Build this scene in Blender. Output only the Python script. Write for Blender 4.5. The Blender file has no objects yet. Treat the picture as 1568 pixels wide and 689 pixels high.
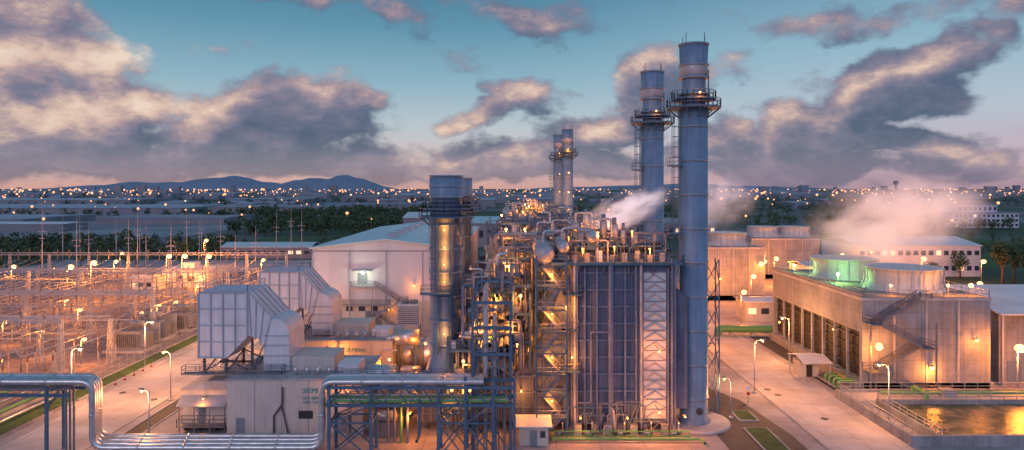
import bpy, math, random
from mathutils import Vector, Matrix
def S(r,g,b):
    f=lambda c:((c/255)/12.92 if c/255<=0.04045 else (((c/255)+0.055)/1.055)**2.4)
    return (f(r),f(g),f(b),1)
scene=bpy.context.scene
# ------------------------------------------------------------------ materials
MAT={}
def M(name,col,rough=.6,metal=0.,var=.25,scale=.35,streak=0.,bump=0.,bscale=8.,joint=None):
    m=bpy.data.materials.new(name); m.use_nodes=True; nt=m.node_tree; N=nt.nodes; L=nt.links
    b=N['Principled BSDF']; b.inputs['Roughness'].default_value=rough; b.inputs['Metallic'].default_value=metal
    g=N.new('ShaderNodeNewGeometry')
    n=N.new('ShaderNodeTexNoise'); n.inputs['Scale'].default_value=scale; n.inputs['Detail'].default_value=6; n.inputs['Roughness'].default_value=.65
    L.new(g.outputs['Position'],n.inputs['Vector'])
    mr=N.new('ShaderNodeMapRange'); mr.inputs[1].default_value=.3; mr.inputs[2].default_value=.7
    mr.inputs[3].default_value=1-var; mr.inputs[4].default_value=1+var*.6
    L.new(n.outputs['Fac'],mr.inputs[0]); fac=mr.outputs[0]
    if streak:
        mp=N.new('ShaderNodeVectorMath'); mp.operation='MULTIPLY'; mp.inputs[1].default_value=(1.6,1.6,.09)
        L.new(g.outputs['Position'],mp.inputs[0])
        n2=N.new('ShaderNodeTexNoise'); n2.inputs['Scale'].default_value=1.2; n2.inputs['Detail'].default_value=4
        L.new(mp.outputs[0],n2.inputs['Vector'])
        mr2=N.new('ShaderNodeMapRange'); mr2.inputs[1].default_value=.3; mr2.inputs[2].default_value=.6
        mr2.inputs[3].default_value=1-streak; mr2.inputs[4].default_value=1.03
        L.new(n2.outputs['Fac'],mr2.inputs[0])
        mu=N.new('ShaderNodeMath'); mu.operation='MULTIPLY'; L.new(fac,mu.inputs[0]); L.new(mr2.outputs[0],mu.inputs[1]); fac=mu.outputs[0]
    if joint:
        bt=N.new('ShaderNodeTexBrick'); bt.offset=0; bt.inputs['Color1'].default_value=(1,1,1,1); bt.inputs['Color2'].default_value=(.88,.88,.88,1)
        bt.inputs['Mortar'].default_value=(.62,.62,.62,1); bt.inputs['Scale'].default_value=1
        bt.inputs['Brick Width'].default_value=joint[0]; bt.inputs['Row Height'].default_value=joint[1]; bt.inputs['Mortar Size'].default_value=joint[2]
        if len(joint)>3:
            sx=N.new('ShaderNodeSeparateXYZ'); cx=N.new('ShaderNodeCombineXYZ'); ad=N.new('ShaderNodeMath'); ad.operation='ADD'
            L.new(g.outputs['Position'],sx.inputs[0]); L.new(sx.outputs[0],ad.inputs[0]); L.new(sx.outputs[1],ad.inputs[1])
            L.new(ad.outputs[0],cx.inputs[0]); L.new(sx.outputs[2],cx.inputs[1]); L.new(cx.outputs[0],bt.inputs['Vector'])
        else: L.new(g.outputs['Position'],bt.inputs['Vector'])
        sp=N.new('ShaderNodeSeparateColor'); L.new(bt.outputs['Color'],sp.inputs[0])
        mu=N.new('ShaderNodeMath'); mu.operation='MULTIPLY'; L.new(fac,mu.inputs[0]); L.new(sp.outputs[0],mu.inputs[1]); fac=mu.outputs[0]
    sc=N.new('ShaderNodeVectorMath'); sc.operation='SCALE'; sc.inputs[0].default_value=col[:3]
    L.new(fac,sc.inputs['Scale']); L.new(sc.outputs[0],b.inputs['Base Color'])
    if bump:
        nb=N.new('ShaderNodeTexNoise'); nb.inputs['Scale'].default_value=bscale; nb.inputs['Detail'].default_value=3
        L.new(g.outputs['Position'],nb.inputs['Vector'])
        bp=N.new('ShaderNodeBump'); bp.inputs['Strength'].default_value=bump; bp.inputs['Distance'].default_value=.1
        L.new(nb.outputs['Fac'],bp.inputs['Height']); L.new(bp.outputs[0],b.inputs['Normal'])
    MAT[name]=m; return name
def E(name,col,st):
    m=bpy.data.materials.new(name); m.use_nodes=True; b=m.node_tree.nodes['Principled BSDF']
    b.inputs['Base Color'].default_value=(.8,.8,.8,1); b.inputs['Emission Color'].default_value=(*col,1); b.inputs['Emission Strength'].default_value=st
    m.cycles.emission_sampling='NONE'
    MAT[name]=m; return name
M('stack_paint',(.17,.275,.42),.45,.05,.22,.3,.25)
M('stack_band',(.25,.34,.46),.4,.3,.2,.8)
M('casing',(.125,.16,.26),.55,.05,.35,.4,.35)
M('casing_rib',(.17,.215,.335),.5,.05,.25,.5,.2)
M('silver_panel',(.42,.43,.48),.5,.25,.3,.7)
M('steel_blue',(.07,.15,.25),.5,.1,.3,.6)
M('steel_grey',(.20,.22,.27),.5,.3,.3,.8)
M('steel_dark',(.06,.07,.09),.6,.2,.3,.8)
M('aluminium',(.60,.60,.64),.36,.75,.3,.9)
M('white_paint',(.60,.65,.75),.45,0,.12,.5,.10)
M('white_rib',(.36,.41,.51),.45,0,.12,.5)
M('cream_wall',(.55,.52,.49),.6,0,.12,.3,.10)
M('hall_wall',(.66,.67,.75),.6,0,.06,.1,0,joint=(3.,50.,.02,1))
M('hall_trim',(.28,.29,.34),.6)
M('hall_roof',(.50,.66,.73),.4,.1,.15,.2)
M('roof_grey',(.36,.38,.43),.6,0,.3,.4)
M('roof_white',(.66,.67,.72),.5,0,.2,.15)
M('roof_haze',(.20,.24,.33),.7,0,.25,.02)  # distant roofs, all three tones: aerial haze painted into the base colour
M('roof_haze2',(.30,.29,.34),.7,0,.25,.02)
M('roof_haze3',(.36,.41,.50),.7,0,.25,.02)
M('haze_wall',(.23,.24,.29),.8,0,.25,.03)  # distant walls, bluish haze painted into the colour
M('pale_land',(.28,.28,.32),.9,0,.5,.012)
M('tower_concrete',(.33,.34,.38),.8,0,.34,.22,.24,.3,5.,joint=(3.6,2.7,.04,1))
M('louvre',(.03,.03,.035),.7)
M('frp',(.55,.60,.62),.5,0,.12,.4,.1)
M('concrete_ground',(.42,.38,.40),.85,0,.42,.12,0,.2,4.,joint=(6.,6.,.06))
M('road_concrete',(.55,.50,.51),.8,0,.32,.16,0,.2,4.,joint=(4.,5.,.05))
M('gravel',(.26,.23,.245),.95,0,.5,.5,0,.6,5.)
M('asphalt',(.05,.05,.06),.7,0,.4,.6,0,.3,9.)
M('kerb',(.45,.44,.46),.8)
M('grass',(.06,.12,.035),.95,0,.5,.6,0,.8,7.)
M('green_pipe',(.14,.36,.12),.4,0,.2)
M('porcelain',(.26,.22,.23),.3,0,.2)
M('transformer_grey',(.33,.34,.37),.5,.1,.2,1.)
M('wire',(.42,.43,.48),.5,.2,.1)
M('glass',(.04,.06,.09),.1,0,.1)
M('door_grey',(.2,.24,.3),.5)
M('teal',(.02,.28,.34),.5,0,.05)
M('bark',(.10,.07,.05),.9)
M('orange_paint',(.55,.18,.04),.5)
M('hill',(.22,.27,.38),1,0,.12,.002)  # hill colour paled and blued to paint in distance haze
M('car_white',(.7,.7,.7),.25,0,.03); M('car_red',(.4,.05,.04),.25,0,.03); M('tyre',(.02,.02,.02),.8)
E('bulb',(1,.46,.11),3.2); E('bulb_white',(.9,1,.75),4); E('town_bulb',(1,.34,.07),2.1); E('town_bulb_w',(1,.62,.32),1.4)
E('win_lit',(1,.6,.25),1.)
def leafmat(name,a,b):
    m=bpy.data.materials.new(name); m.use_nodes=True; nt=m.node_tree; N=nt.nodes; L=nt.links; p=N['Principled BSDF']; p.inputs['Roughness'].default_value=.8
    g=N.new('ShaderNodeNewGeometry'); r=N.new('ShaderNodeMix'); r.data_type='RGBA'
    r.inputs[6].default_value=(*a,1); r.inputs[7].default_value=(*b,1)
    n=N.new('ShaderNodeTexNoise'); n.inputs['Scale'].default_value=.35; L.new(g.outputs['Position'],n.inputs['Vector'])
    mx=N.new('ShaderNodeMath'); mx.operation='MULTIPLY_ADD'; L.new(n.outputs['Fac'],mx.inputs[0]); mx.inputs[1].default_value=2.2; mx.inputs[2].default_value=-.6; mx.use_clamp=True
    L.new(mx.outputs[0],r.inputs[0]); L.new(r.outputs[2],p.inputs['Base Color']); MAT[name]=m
leafmat('leaf',(.02,.045,.02),(.08,.12,.05)); leafmat('leaf_haze',(.05,.08,.09),(.09,.12,.12))  # second leaf tone is for distant crowns, haze painted into its colours
def groundmat():
    m=bpy.data.materials.new('ground_land'); m.use_nodes=True; nt=m.node_tree; N=nt.nodes; L=nt.links; p=N['Principled BSDF']; p.inputs['Roughness'].default_value=.95
    g=N.new('ShaderNodeNewGeometry')
    n=N.new('ShaderNodeTexNoise'); n.inputs['Scale'].default_value=.006; n.inputs['Detail'].default_value=8; L.new(g.outputs['Position'],n.inputs['Vector'])
    r=N.new('ShaderNodeValToRGB'); e=r.color_ramp.elements; e[0].position=.35; e[0].color=(.035,.07,.035,1); e[1].position=.62; e[1].color=(.17,.16,.19,1)
    x=e.new(.5); x.color=(.07,.10,.06,1); L.new(n.outputs['Fac'],r.inputs[0])
    n2=N.new('ShaderNodeTexNoise'); n2.inputs['Scale'].default_value=.15; n2.inputs['Detail'].default_value=6; L.new(g.outputs['Position'],n2.inputs['Vector'])
    mr=N.new('ShaderNodeMapRange'); mr.inputs[3].default_value=.4; mr.inputs[4].default_value=1.6; L.new(n2.outputs['Fac'],mr.inputs[0])
    v=N.new('ShaderNodeVectorMath'); v.operation='SCALE'; L.new(r.outputs[0],v.inputs[0]); L.new(mr.outputs[0],v.inputs['Scale']); L.new(v.outputs[0],p.inputs['Base Color'])
    MAT['ground_land']=m
groundmat()
def watermat():
    m=bpy.data.materials.new('water'); m.use_nodes=True; nt=m.node_tree; N=nt.nodes; L=nt.links; p=N['Principled BSDF']
    p.inputs['Roughness'].default_value=.22
    n=N.new('ShaderNodeTexNoise'); n.inputs['Scale'].default_value=1.6; n.inputs['Detail'].default_value=5
    g=N.new('ShaderNodeNewGeometry'); L.new(g.outputs['Position'],n.inputs['Vector'])
    b=N.new('ShaderNodeBump'); b.inputs['Strength'].default_value=.5; b.inputs['Distance'].default_value=.2; L.new(n.outputs['Fac'],b.inputs['Height']); L.new(b.outputs[0],p.inputs['Normal'])
    n2=N.new('ShaderNodeTexNoise'); n2.inputs['Scale'].default_value=.35; n2.inputs['Detail'].default_value=8; L.new(g.outputs['Position'],n2.inputs['Vector'])
    r=N.new('ShaderNodeValToRGB'); e=r.color_ramp.elements; e[0].position=.46; e[0].color=(.06,.08,.03,1); e[1].position=.58; e[1].color=(.24,.19,.09,1); L.new(n2.outputs['Fac'],r.inputs[0]); L.new(r.outputs[0],p.inputs['Base Color'])
    MAT['water']=m
watermat()
# ------------------------------------------------------------------ builder
class B:
    def __init__(s,name,origin=(0,0,0)):
        s.name=name; s.o=Vector(origin); s.parts={}; s.lights=[]; s.texts=[]; s.cur='body'
    def part(s,n): s.cur=n; return s
    def add(s,vs,fs,mat,smooth=False):
        P=s.parts.setdefault(s.cur,dict(v=[],f=[],m=[],s=[],mats=[]))
        if mat not in P['mats']: P['mats'].append(mat)
        mi=P['mats'].index(mat); o=len(P['v']); P['v'].extend([tuple(v) for v in vs])
        for i,f in enumerate(fs):
            P['f'].append(tuple(a+o for a in f)); P['m'].append(mi); P['s'].append(smooth if isinstance(smooth,bool) else smooth[i])
    def bx(s,x0,x1,y0,y1,z0,z1,mat):
        v=[(x0,y0,z0),(x1,y0,z0),(x1,y1,z0),(x0,y1,z0),(x0,y0,z1),(x1,y0,z1),(x1,y1,z1),(x0,y1,z1)]
        s.add(v,[(0,3,2,1),(4,5,6,7),(0,1,5,4),(1,2,6,5),(2,3,7,6),(3,0,4,7)],mat)
    def cyl(s,p0,p1,r0,mat,r1=None,n=14,cap=True):
        p0=Vector(p0); p1=Vector(p1); r1=r0 if r1 is None else r1
        d=(p1-p0); 
        if d.length<1e-6: return
        d.normalize(); a=Vector((0,0,1)) if abs(d.z)<.9 else Vector((1,0,0)); u=d.cross(a).normalized(); w=d.cross(u)
        vs=[];
        for p,r in((p0,r0),(p1,r1)):
            for i in range(n):
                t=2*math.pi*i/n; vs.append(p+u*math.cos(t)*r+w*math.sin(t)*r)
        fs=[(i,n+i,n+(i+1)%n,(i+1)%n) for i in range(n)]; sm=[True]*n
        if cap: fs+= [tuple(range(n)),tuple(reversed(range(n,2*n)))]; sm+=[False,False]
        s.add(vs,fs,mat,sm)
    def rev(s,c,prof,mat,n=24,capt=True):
        vs=[];fs=[]
        for r,z in prof:
            for i in range(n):
                t=2*math.pi*i/n; vs.append((c[0]+r*math.cos(t),c[1]+r*math.sin(t),c[2]+z))
        for k in range(len(prof)-1):
            for i in range(n): fs.append((k*n+i,k*n+(i+1)%n,(k+1)*n+(i+1)%n,(k+1)*n+i))
        sm=[True]*len(fs)
        if capt: fs.append(tuple(range((len(prof)-1)*n,len(prof)*n))); sm.append(False)
        s.add(vs,fs,mat,sm)
    def sph(s,c,r,mat,n=8,sz=1.):
        prof=[(max(.001,r*math.sin(math.pi*k/n)),-r*sz*math.cos(math.pi*k/n)) for k in range(n+1)]
        s.rev(c,prof,mat,n+2,False)
    def beam(s,p0,p1,w,mat,h=None):
        h=w if h is None else h
        p0=Vector(p0);p1=Vector(p1);d=p1-p0
        if d.length<1e-6:return
        d.normalize(); a=Vector((0,0,1)) if abs(d.z)<.95 else Vector((0,1,0)); u=d.cross(a).normalized()*w/2; v=d.cross(u).normalized()*h/2
        vs=[p0-u-v,p0+u-v,p0+u+v,p0-u+v,p1-u-v,p1+u-v,p1+u+v,p1-u+v]
        s.add(vs,[(0,3,2,1),(4,5,6,7),(0,1,5,4),(1,2,6,5),(2,3,7,6),(3,0,4,7)],mat)
    def pipe(s,pts,r,mat,n=10,bend=None,flange=False):
        bend=bend or r*2.5; P=[Vector(p) for p in pts]; Q=[P[0]]
        for i in range(1,len(P)-1):
            a,b,c=P[i-1],P[i],P[i+1]
            if (b-a).length<1e-4 or (c-b).length<1e-4: continue
            l=min(bend,(b-a).length*.45,(c-b).length*.45)
            s0=b+(a-b).normalized()*l; s1=b+(c-b).normalized()*l
            for k in range(6):
                t=k/5; Q.append(s0*(1-t)**2+b*2*t*(1-t)+s1*t*t)
        Q.append(P[-1]); vs=[];fs=[]
        u=None
        for i,q in enumerate(Q):
            d=(Q[min(i+1,len(Q)-1)]-Q[max(i-1,0)]).normalized()
            if u is None:
                a=Vector((0,0,1)) if abs(d.z)<.9 else Vector((1,0,0)); u=d.cross(a).normalized()
            u=(u-d*u.dot(d)).normalized(); w=d.cross(u)
            for k in range(n):
                t=2*math.pi*k/n; vs.append(q+u*math.cos(t)*r+w*math.sin(t)*r)
        for i in range(len(Q)-1):
            for k in range(n): fs.append((i*n+k,i*n+(k+1)%n,(i+1)*n+(k+1)%n,(i+1)*n+k))
        s.add(vs,fs,mat,True)
        if flange:
            for i in range(len(P)-1):
                d=P[i+1]-P[i]; L_=d.length; k=int(L_//6)
                for j in range(1,k+1):
                    q=P[i]+d*(j/(k+1)); dn=d.normalized()*.12; s.cyl(q-dn,q+dn,r*1.18,mat,n=n)
    def prism(s,prof,y0,y1,mat):
        n=len(prof); vs=[(x,y0,z) for x,z in prof]+[(x,y1,z) for x,z in prof]
        s.add(vs,[tuple(range(n)),tuple(reversed(range(n,2*n)))]+[(i,n+i,n+(i+1)%n,(i+1)%n) for i in range(n)],mat)
    def prismy(s,prof,x0,x1,mat):
        n=len(prof); vs=[(x0,y,z) for y,z in prof]+[(x1,y,z) for y,z in prof]
        s.add(vs,[tuple(range(n)),tuple(reversed(range(n,2*n)))]+[(i,n+i,n+(i+1)%n,(i+1)%n) for i in range(n)],mat)
    def rail(s,pts,mat='steel_grey',h=1.1,step=2.,w=.07):
        P=[Vector(p) for p in pts]
        for a,b in zip(P[:-1],P[1:]):
            for k in(.5,1.): s.beam(a+Vector((0,0,h*k)),b+Vector((0,0,h*k)),w,mat)
            n=max(1,int((b-a).length/step))
            for i in range(n+1):
                q=a.lerp(b,i/n); s.beam(q,q+Vector((0,0,h)),w,mat)
    def deck(s,x0,x1,y0,y1,z,mat='steel_grey',t=.2,rail='steel_grey'):
        s.bx(x0,x1,y0,y1,z-t,z,mat)
        if rail: s.rail([(x0+.05,y0+.05,z),(x1-.05,y0+.05,z),(x1-.05,y1-.05,z),(x0+.05,y1-.05,z),(x0+.05,y0+.05,z)],rail)
    def stair(s,p0,p1,wy=1.,mat='steel_grey',rail=True,t=.06):
        p0=Vector(p0);p1=Vector(p1); n=max(2,int(abs(p1.z-p0.z)/.3)); o=Vector((0,wy,0))
        for q in (Vector((0,0,0)),o):
            s.beam(p0+q,p1+q,.08,mat,.28+t)
            if rail:
                for h in(.55,1.05): s.beam(p0+q+Vector((0,0,h)),p1+q+Vector((0,0,h)),t,mat)
                for i in range(0,n+1,4):
                    a=p0.lerp(p1,i/n)+q; s.beam(a,a+Vector((0,0,1.05)),t,mat)
        hd=(p1-p0)/n*.45; hd.z=0
        for i in range(n):
            c=p0.lerp(p1,(i+.5)/n); s.beam(c-hd+o/2,c+hd+o/2,abs(wy),mat,.05)
    def cagel(s,x,y,z0,z1,dx,dy,mat='steel_blue'):
        t=Vector((-dy,dx,0)); o=Vector((dx,dy,0)); c=Vector((x,y,0))
        for k in(-.3,.3): s.beam(c+t*k+Vector((0,0,z0)),c+t*k+Vector((0,0,z1)),.08,mat)
        z=z0
        while z<z1: s.beam(c+t*-.3+Vector((0,0,z)),c+t*.3+Vector((0,0,z)),.05,mat); z+=.6
        z=z0+2
        ring=[c+t*(-.5)+o*.1,c+t*(-.5)+o*.7,c+o*1.,c+t*.5+o*.7,c+t*.5+o*.1]
        while z<z1:
            for a,b in zip(ring[:-1],ring[1:]): s.beam(a+Vector((0,0,z)),b+Vector((0,0,z)),.07,mat)
            z+=1.5
        for a in ring[1:4]: s.beam(a+Vector((0,0,z0+2)),a+Vector((0,0,z1)),.06,mat)
    def ringdeck(s,c,z,r0,r1,mat='steel_grey',rail='steel_grey',n=20,br=True):
        cx,cy=c; vs=[]
        for zz in(z-.22,z):
            for r in(r0,r1):
                for i in range(n):
                    t=2*math.pi*i/n; vs.append((cx+r*math.cos(t),cy+r*math.sin(t),zz))
        fs=[]
        for i in range(n):
            j=(i+1)%n
            fs+=[(i,j,n+j,n+i),(2*n+i,3*n+i,3*n+j,2*n+j),(n+i,n+j,3*n+j,3*n+i)]
        s.add(vs,fs,mat)
        pts=[(cx+(r1-.05)*math.cos(2*math.pi*i/n),cy+(r1-.05)*math.sin(2*math.pi*i/n),z) for i in range(n+1)]
        s.rail(pts,rail,1.15,9)
        if br:
            for i in range(0,n,2):
                t=2*math.pi*i/n; s.beam((cx+r0*math.cos(t),cy+r0*math.sin(t),z-1.6),(cx+(r1-.1)*math.cos(t),cy+(r1-.1)*math.sin(t),z-.2),.12,mat)
    def mast(s,x,y,z0,z1,w0,w1,mat='steel_grey',seg=2.2,t=.1):
        n=max(2,int((z1-z0)/seg)); pr=None
        for i in range(n+1):
            f=i/n; w=(w0*(1-f)+w1*f)/2; z=z0+(z1-z0)*f
            c=[Vector((x-w,y-w,z)),Vector((x+w,y-w,z)),Vector((x+w,y+w,z)),Vector((x-w,y+w,z))]
            if pr:
                for k in range(4):
                    s.beam(pr[k],c[k],t,mat); s.beam(pr[k],c[(k+1)%4],t*.7,mat)
            pr=c
    def truss(s,p0,p1,w,mat='steel_grey',t=.09,seg=1.5):
        p0=Vector(p0);p1=Vector(p1);d=p1-p0;n=max(2,int(d.length/seg)); dd=d.normalized(); u=dd.cross(Vector((0,0,1))).normalized()*w/2; v=Vector((0,0,w/2)); pr=None
        for i in range(n+1):
            q=p0.lerp(p1,i/n); c=[q-u-v,q+u-v,q+u+v,q-u+v]
            if pr:
                for k in range(4):
                    s.beam(pr[k],c[k],t,mat)
                    if (i+k)%2: s.beam(pr[k],c[(k+1)%4],t*.7,mat)
                    else: s.beam(pr[(k+1)%4],c[k],t*.7,mat)
            pr=c
    def light(s,p,power,col=None,r=.25): s.lights.append((p,power,col or SOD,r))
    def fin(s):
        ks=list(s.parts)
        root=None
        if len(ks)!=1 or s.texts:
            root=bpy.data.objects.new(s.name,None); root.location=s.o; root.empty_display_size=.5; scene.collection.objects.link(root)
        for k in ks:
            P=s.parts[k]; me=bpy.data.meshes.new(s.name+'_'+k); me.from_pydata(P['v'],[],P['f'])
            for m in P['mats']: me.materials.append(MAT[m])
            me.polygons.foreach_set('material_index',P['m']); me.polygons.foreach_set('use_smooth',P['s']); me.update()
            ob=bpy.data.objects.new(s.name if root is None else k,me); scene.collection.objects.link(ob)
            if root is None: ob.location=s.o; root=ob
            else: ob.parent=root
        for p,pw,col,r in s.lights:
            l=bpy.data.lights.new('light','POINT'); l.energy=pw; l.color=col; l.shadow_soft_size=r
            o=bpy.data.objects.new('light',l); o.location=p; o.parent=root; scene.collection.objects.link(o)
        for txt,p,size,mat in s.texts:
            c=bpy.data.curves.new('lettering','FONT'); c.body=txt; c.size=size; c.extrude=.01; c.materials.append(MAT[mat])
            o=bpy.data.objects.new('lettering',c); o.location=p; o.rotation_euler=(math.pi/2,0,0); o.parent=root; scene.collection.objects.link(o)
        return root
SOD=(1,.27,.03)
SOFT=(1,.38,.12)
def street_lamp(x,y,h=9,power=2500,arm=(1.2,0),r=.35,col=None):
    b=B('street_lamp',(x,y,0)); b.part('pole'); b.bx(-.3,.3,-.3,.3,0,.3,'kerb'); b.cyl((0,0,.3),(0,0,h),.12,'wire',.07,8)
    ax,ay=arm
    b.pipe([(0,0,h-.6),(ax*.3,ay*.3,h),(ax,ay,h+.15)],.05,'wire',6)
    b.cyl((ax*.7,ay*.7,h+.2),(ax*1.35,ay*1.35,h+.25),.17,'steel_grey',n=8)
    b.part('lamp_globe'); b.sph((ax,ay,h-.05),r,'bulb',10,.8)
    b.light((ax,ay,h-.05-r-.3),power,col)
    b.fin()
def wall_lamp(x,y,z,power=800,d=(0,-1),r=.22,col=None,off=1.6):
    b=B('wall_lamp',(x,y,z)); b.part('bracket'); b.bx(-.12,.12,-.12,.12,-.15,.15,'steel_grey'); b.beam((0,0,.1),(d[0]*.8,d[1]*.8,.3),.07,'steel_grey')
    b.cyl((d[0]*.8,d[1]*.8,.18),(d[0]*.8,d[1]*.8,.42),r*1.1,'steel_grey',r*.5,8)
    b.part('lamp_globe'); b.sph((d[0]*.8,d[1]*.8,.0),r,'bulb_white' if col else 'bulb',8)
    b.light((d[0]*off,d[1]*off,-.35-r),power,col or SOD,.35); b.fin()
# ------------------------------------------------------------------ ground
def sheet(name,x0,x1,y0,y1,z,mat):
    b=B(name); b.add([(x0,y0,z),(x1,y0,z),(x1,y1,z),(x0,y1,z)],[(0,1,2,3)],mat); return b.fin()
sheet('ground',-14000,14000,-500,16000,0,'ground_land')
sheet('plant_yard_pavement',-215,135,30,330,.02,'concrete_ground')
sheet('switchyard_gravel',-210,-75,112,290,.03,'gravel')
def road(name,x0,x1,y0,y1,mat,kerb=True):
    b=B(name); b.part('surface'); b.add([(x0,y0,.035),(x1,y0,.035),(x1,y1,.035),(x0,y1,.035)],[(0,1,2,3)],mat)
    if kerb:
        b.part('kerbs'); b.bx(x0-.25,x0-.002,y0,y1,0,.15,'kerb'); b.bx(x1+.002,x1+.25,y0,y1,0,.15,'kerb')
    b.fin()
road('road',-69,-57,30,330,'road_concrete')
road('road',42.5,54,30,330,'road_concrete')
b=B('cross_road'); b.add([(-56.5,60,.032),(42,60,.032),(42,87.5,.032),(-56.5,87.5,.032)],[(0,1,2,3)],'road_concrete'); b.fin()
road('cable_trench',-55,-52.5,95,150,'asphalt',True)
b=B('grass_verge'); b.bx(-74.6,-71.3,112,215,0,.18,'grass'); b.bx(-74.9,-74.6,112,215,0,.24,'kerb'); b.bx(-71.3,-71,112,215,0,.24,'kerb'); b.fin()
b=B('asphalt_apron'); 
b.add([(29,70,.045),(39.5,70,.045),(39.5,96,.045),(37.5,112,.045),(33,122,.045),(29,122,.045)],[(0,1,2,3,4,5)],'asphalt'); b.fin()
b=B('asphalt_apron'); b.add([(55.6,118,.045),(59.9,118,.045),(59.9,160,.045),(55.6,160,.045)],[(0,1,2,3)],'asphalt'); b.fin()
for (x0,x1,y0,y1) in ((33.5,37,88,99),(34.,37,102,106.5)):
    b=B('planted_island'); b.bx(x0,x1,y0,y1,.05,.2,'kerb'); b.bx(x0+.25,x1-.25,y0+.25,y1-.25,.1,.26,'grass'); b.fin()
b=B('stack_foundation_pad'); b.cyl((27.2,101.5,.03),(27.2,101.5,.45),5.2,'kerb',5.0,40); b.fin()
b=B('pipe_trench'); b.bx(-90,-71,88,116,.04,.06,'gravel'); 
for k in range(4): b.bx(-90+4*k,-89.6+4*k,88,116,.0,.5,'kerb')
for k in range(5): b.pipe([(-88+3.4*k,86,.9),(-88+3.4*k,117,.9)],.22+.05*(k%2),'green_pipe' if k%2 else 'aluminium',8)
b.bx(-75.6,-72.2,88,116,.06,.2,'grass'); b.fin()
rr=random.Random(8)
for (x0,x1) in ((-67,-59),(44,52.5)):
    for k in range(7):
        b=B('manhole_cover',(rr.uniform(x0,x1),rr.uniform(92,190),.04)); b.cyl((0,0,0),(0,0,.03),.55,'steel_dark',n=16); b.fin()
# ------------------------------------------------------------------ gas turbine unit
def intake(dy,dx=0):
    b=B('air_intake_filter_house',(dx,dy,0))
    y0,y1=99.5,106.8
    b.part('housing')
    arc=[(-38.4,19.7)]+[(-34.9,15.9)]+[(-34.9+2.4*math.sin(a),13.5+2.4*math.cos(a)) for a in [math.radians(t) for t in (20,40,60,80)]]+[(-32.4,8.3),(-36.2,8.3),(-36.2,11.8),(-37,13),(-38.4,13.4),(-41.6,10.1)]
    b.prism([(-45.7,10.1),(-45.7,19.7)]+arc,y0,y1,'white_paint')
    b.part('ribs')
    for i in range(5):
        x=-45.7+i*1.78; z0=10.1 if x<-41.5 else 10.1+(x+41.6)*1.03
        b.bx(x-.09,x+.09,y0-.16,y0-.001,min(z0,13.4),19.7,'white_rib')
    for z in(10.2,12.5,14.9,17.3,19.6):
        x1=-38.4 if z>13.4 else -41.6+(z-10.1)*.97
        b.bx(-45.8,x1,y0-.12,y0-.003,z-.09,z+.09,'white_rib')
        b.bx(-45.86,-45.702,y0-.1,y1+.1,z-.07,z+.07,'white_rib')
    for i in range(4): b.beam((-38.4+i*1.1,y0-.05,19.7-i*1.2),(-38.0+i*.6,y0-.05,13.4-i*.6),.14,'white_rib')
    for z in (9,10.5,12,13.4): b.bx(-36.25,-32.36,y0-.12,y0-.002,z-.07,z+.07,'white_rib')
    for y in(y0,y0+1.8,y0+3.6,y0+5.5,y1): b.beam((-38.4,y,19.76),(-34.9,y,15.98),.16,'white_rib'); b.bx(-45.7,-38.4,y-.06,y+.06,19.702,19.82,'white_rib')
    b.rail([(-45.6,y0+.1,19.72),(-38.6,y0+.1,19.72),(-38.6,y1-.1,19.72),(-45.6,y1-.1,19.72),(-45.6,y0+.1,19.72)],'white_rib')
    b.part('support_frame')
    for x in(-45,-41.8,-38,-35):
        for y in(y0+.4,y1-.4):
            top=10.1 if x<-41 else (12.9 if x<-37 else 8.4)
            b.beam((x,y,7.6),(x,y,top),.3,'steel_dark')
        b.beam((x,y0+.4,7.9),(x,y1-.4,9.8),.15,'steel_dark')
    for y in(y0+.4,y1-.4):
        b.beam((-45,y,8.1),(-41.8,y,9.9),.15,'steel_dark'); b.beam((-41.8,y,9.9),(-38,y,8),.15,'steel_dark'); b.beam((-38,y,8),(-36.3,y,12),.15,'steel_dark')
        b.beam((-45.6,y,7.9),(-33,y,7.9),.3,'steel_dark')
    b.deck(-47.5,-33,y0-1.6,y0-.2,8.2,'steel_grey',.15,'steel_grey')
    b.fin()
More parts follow.
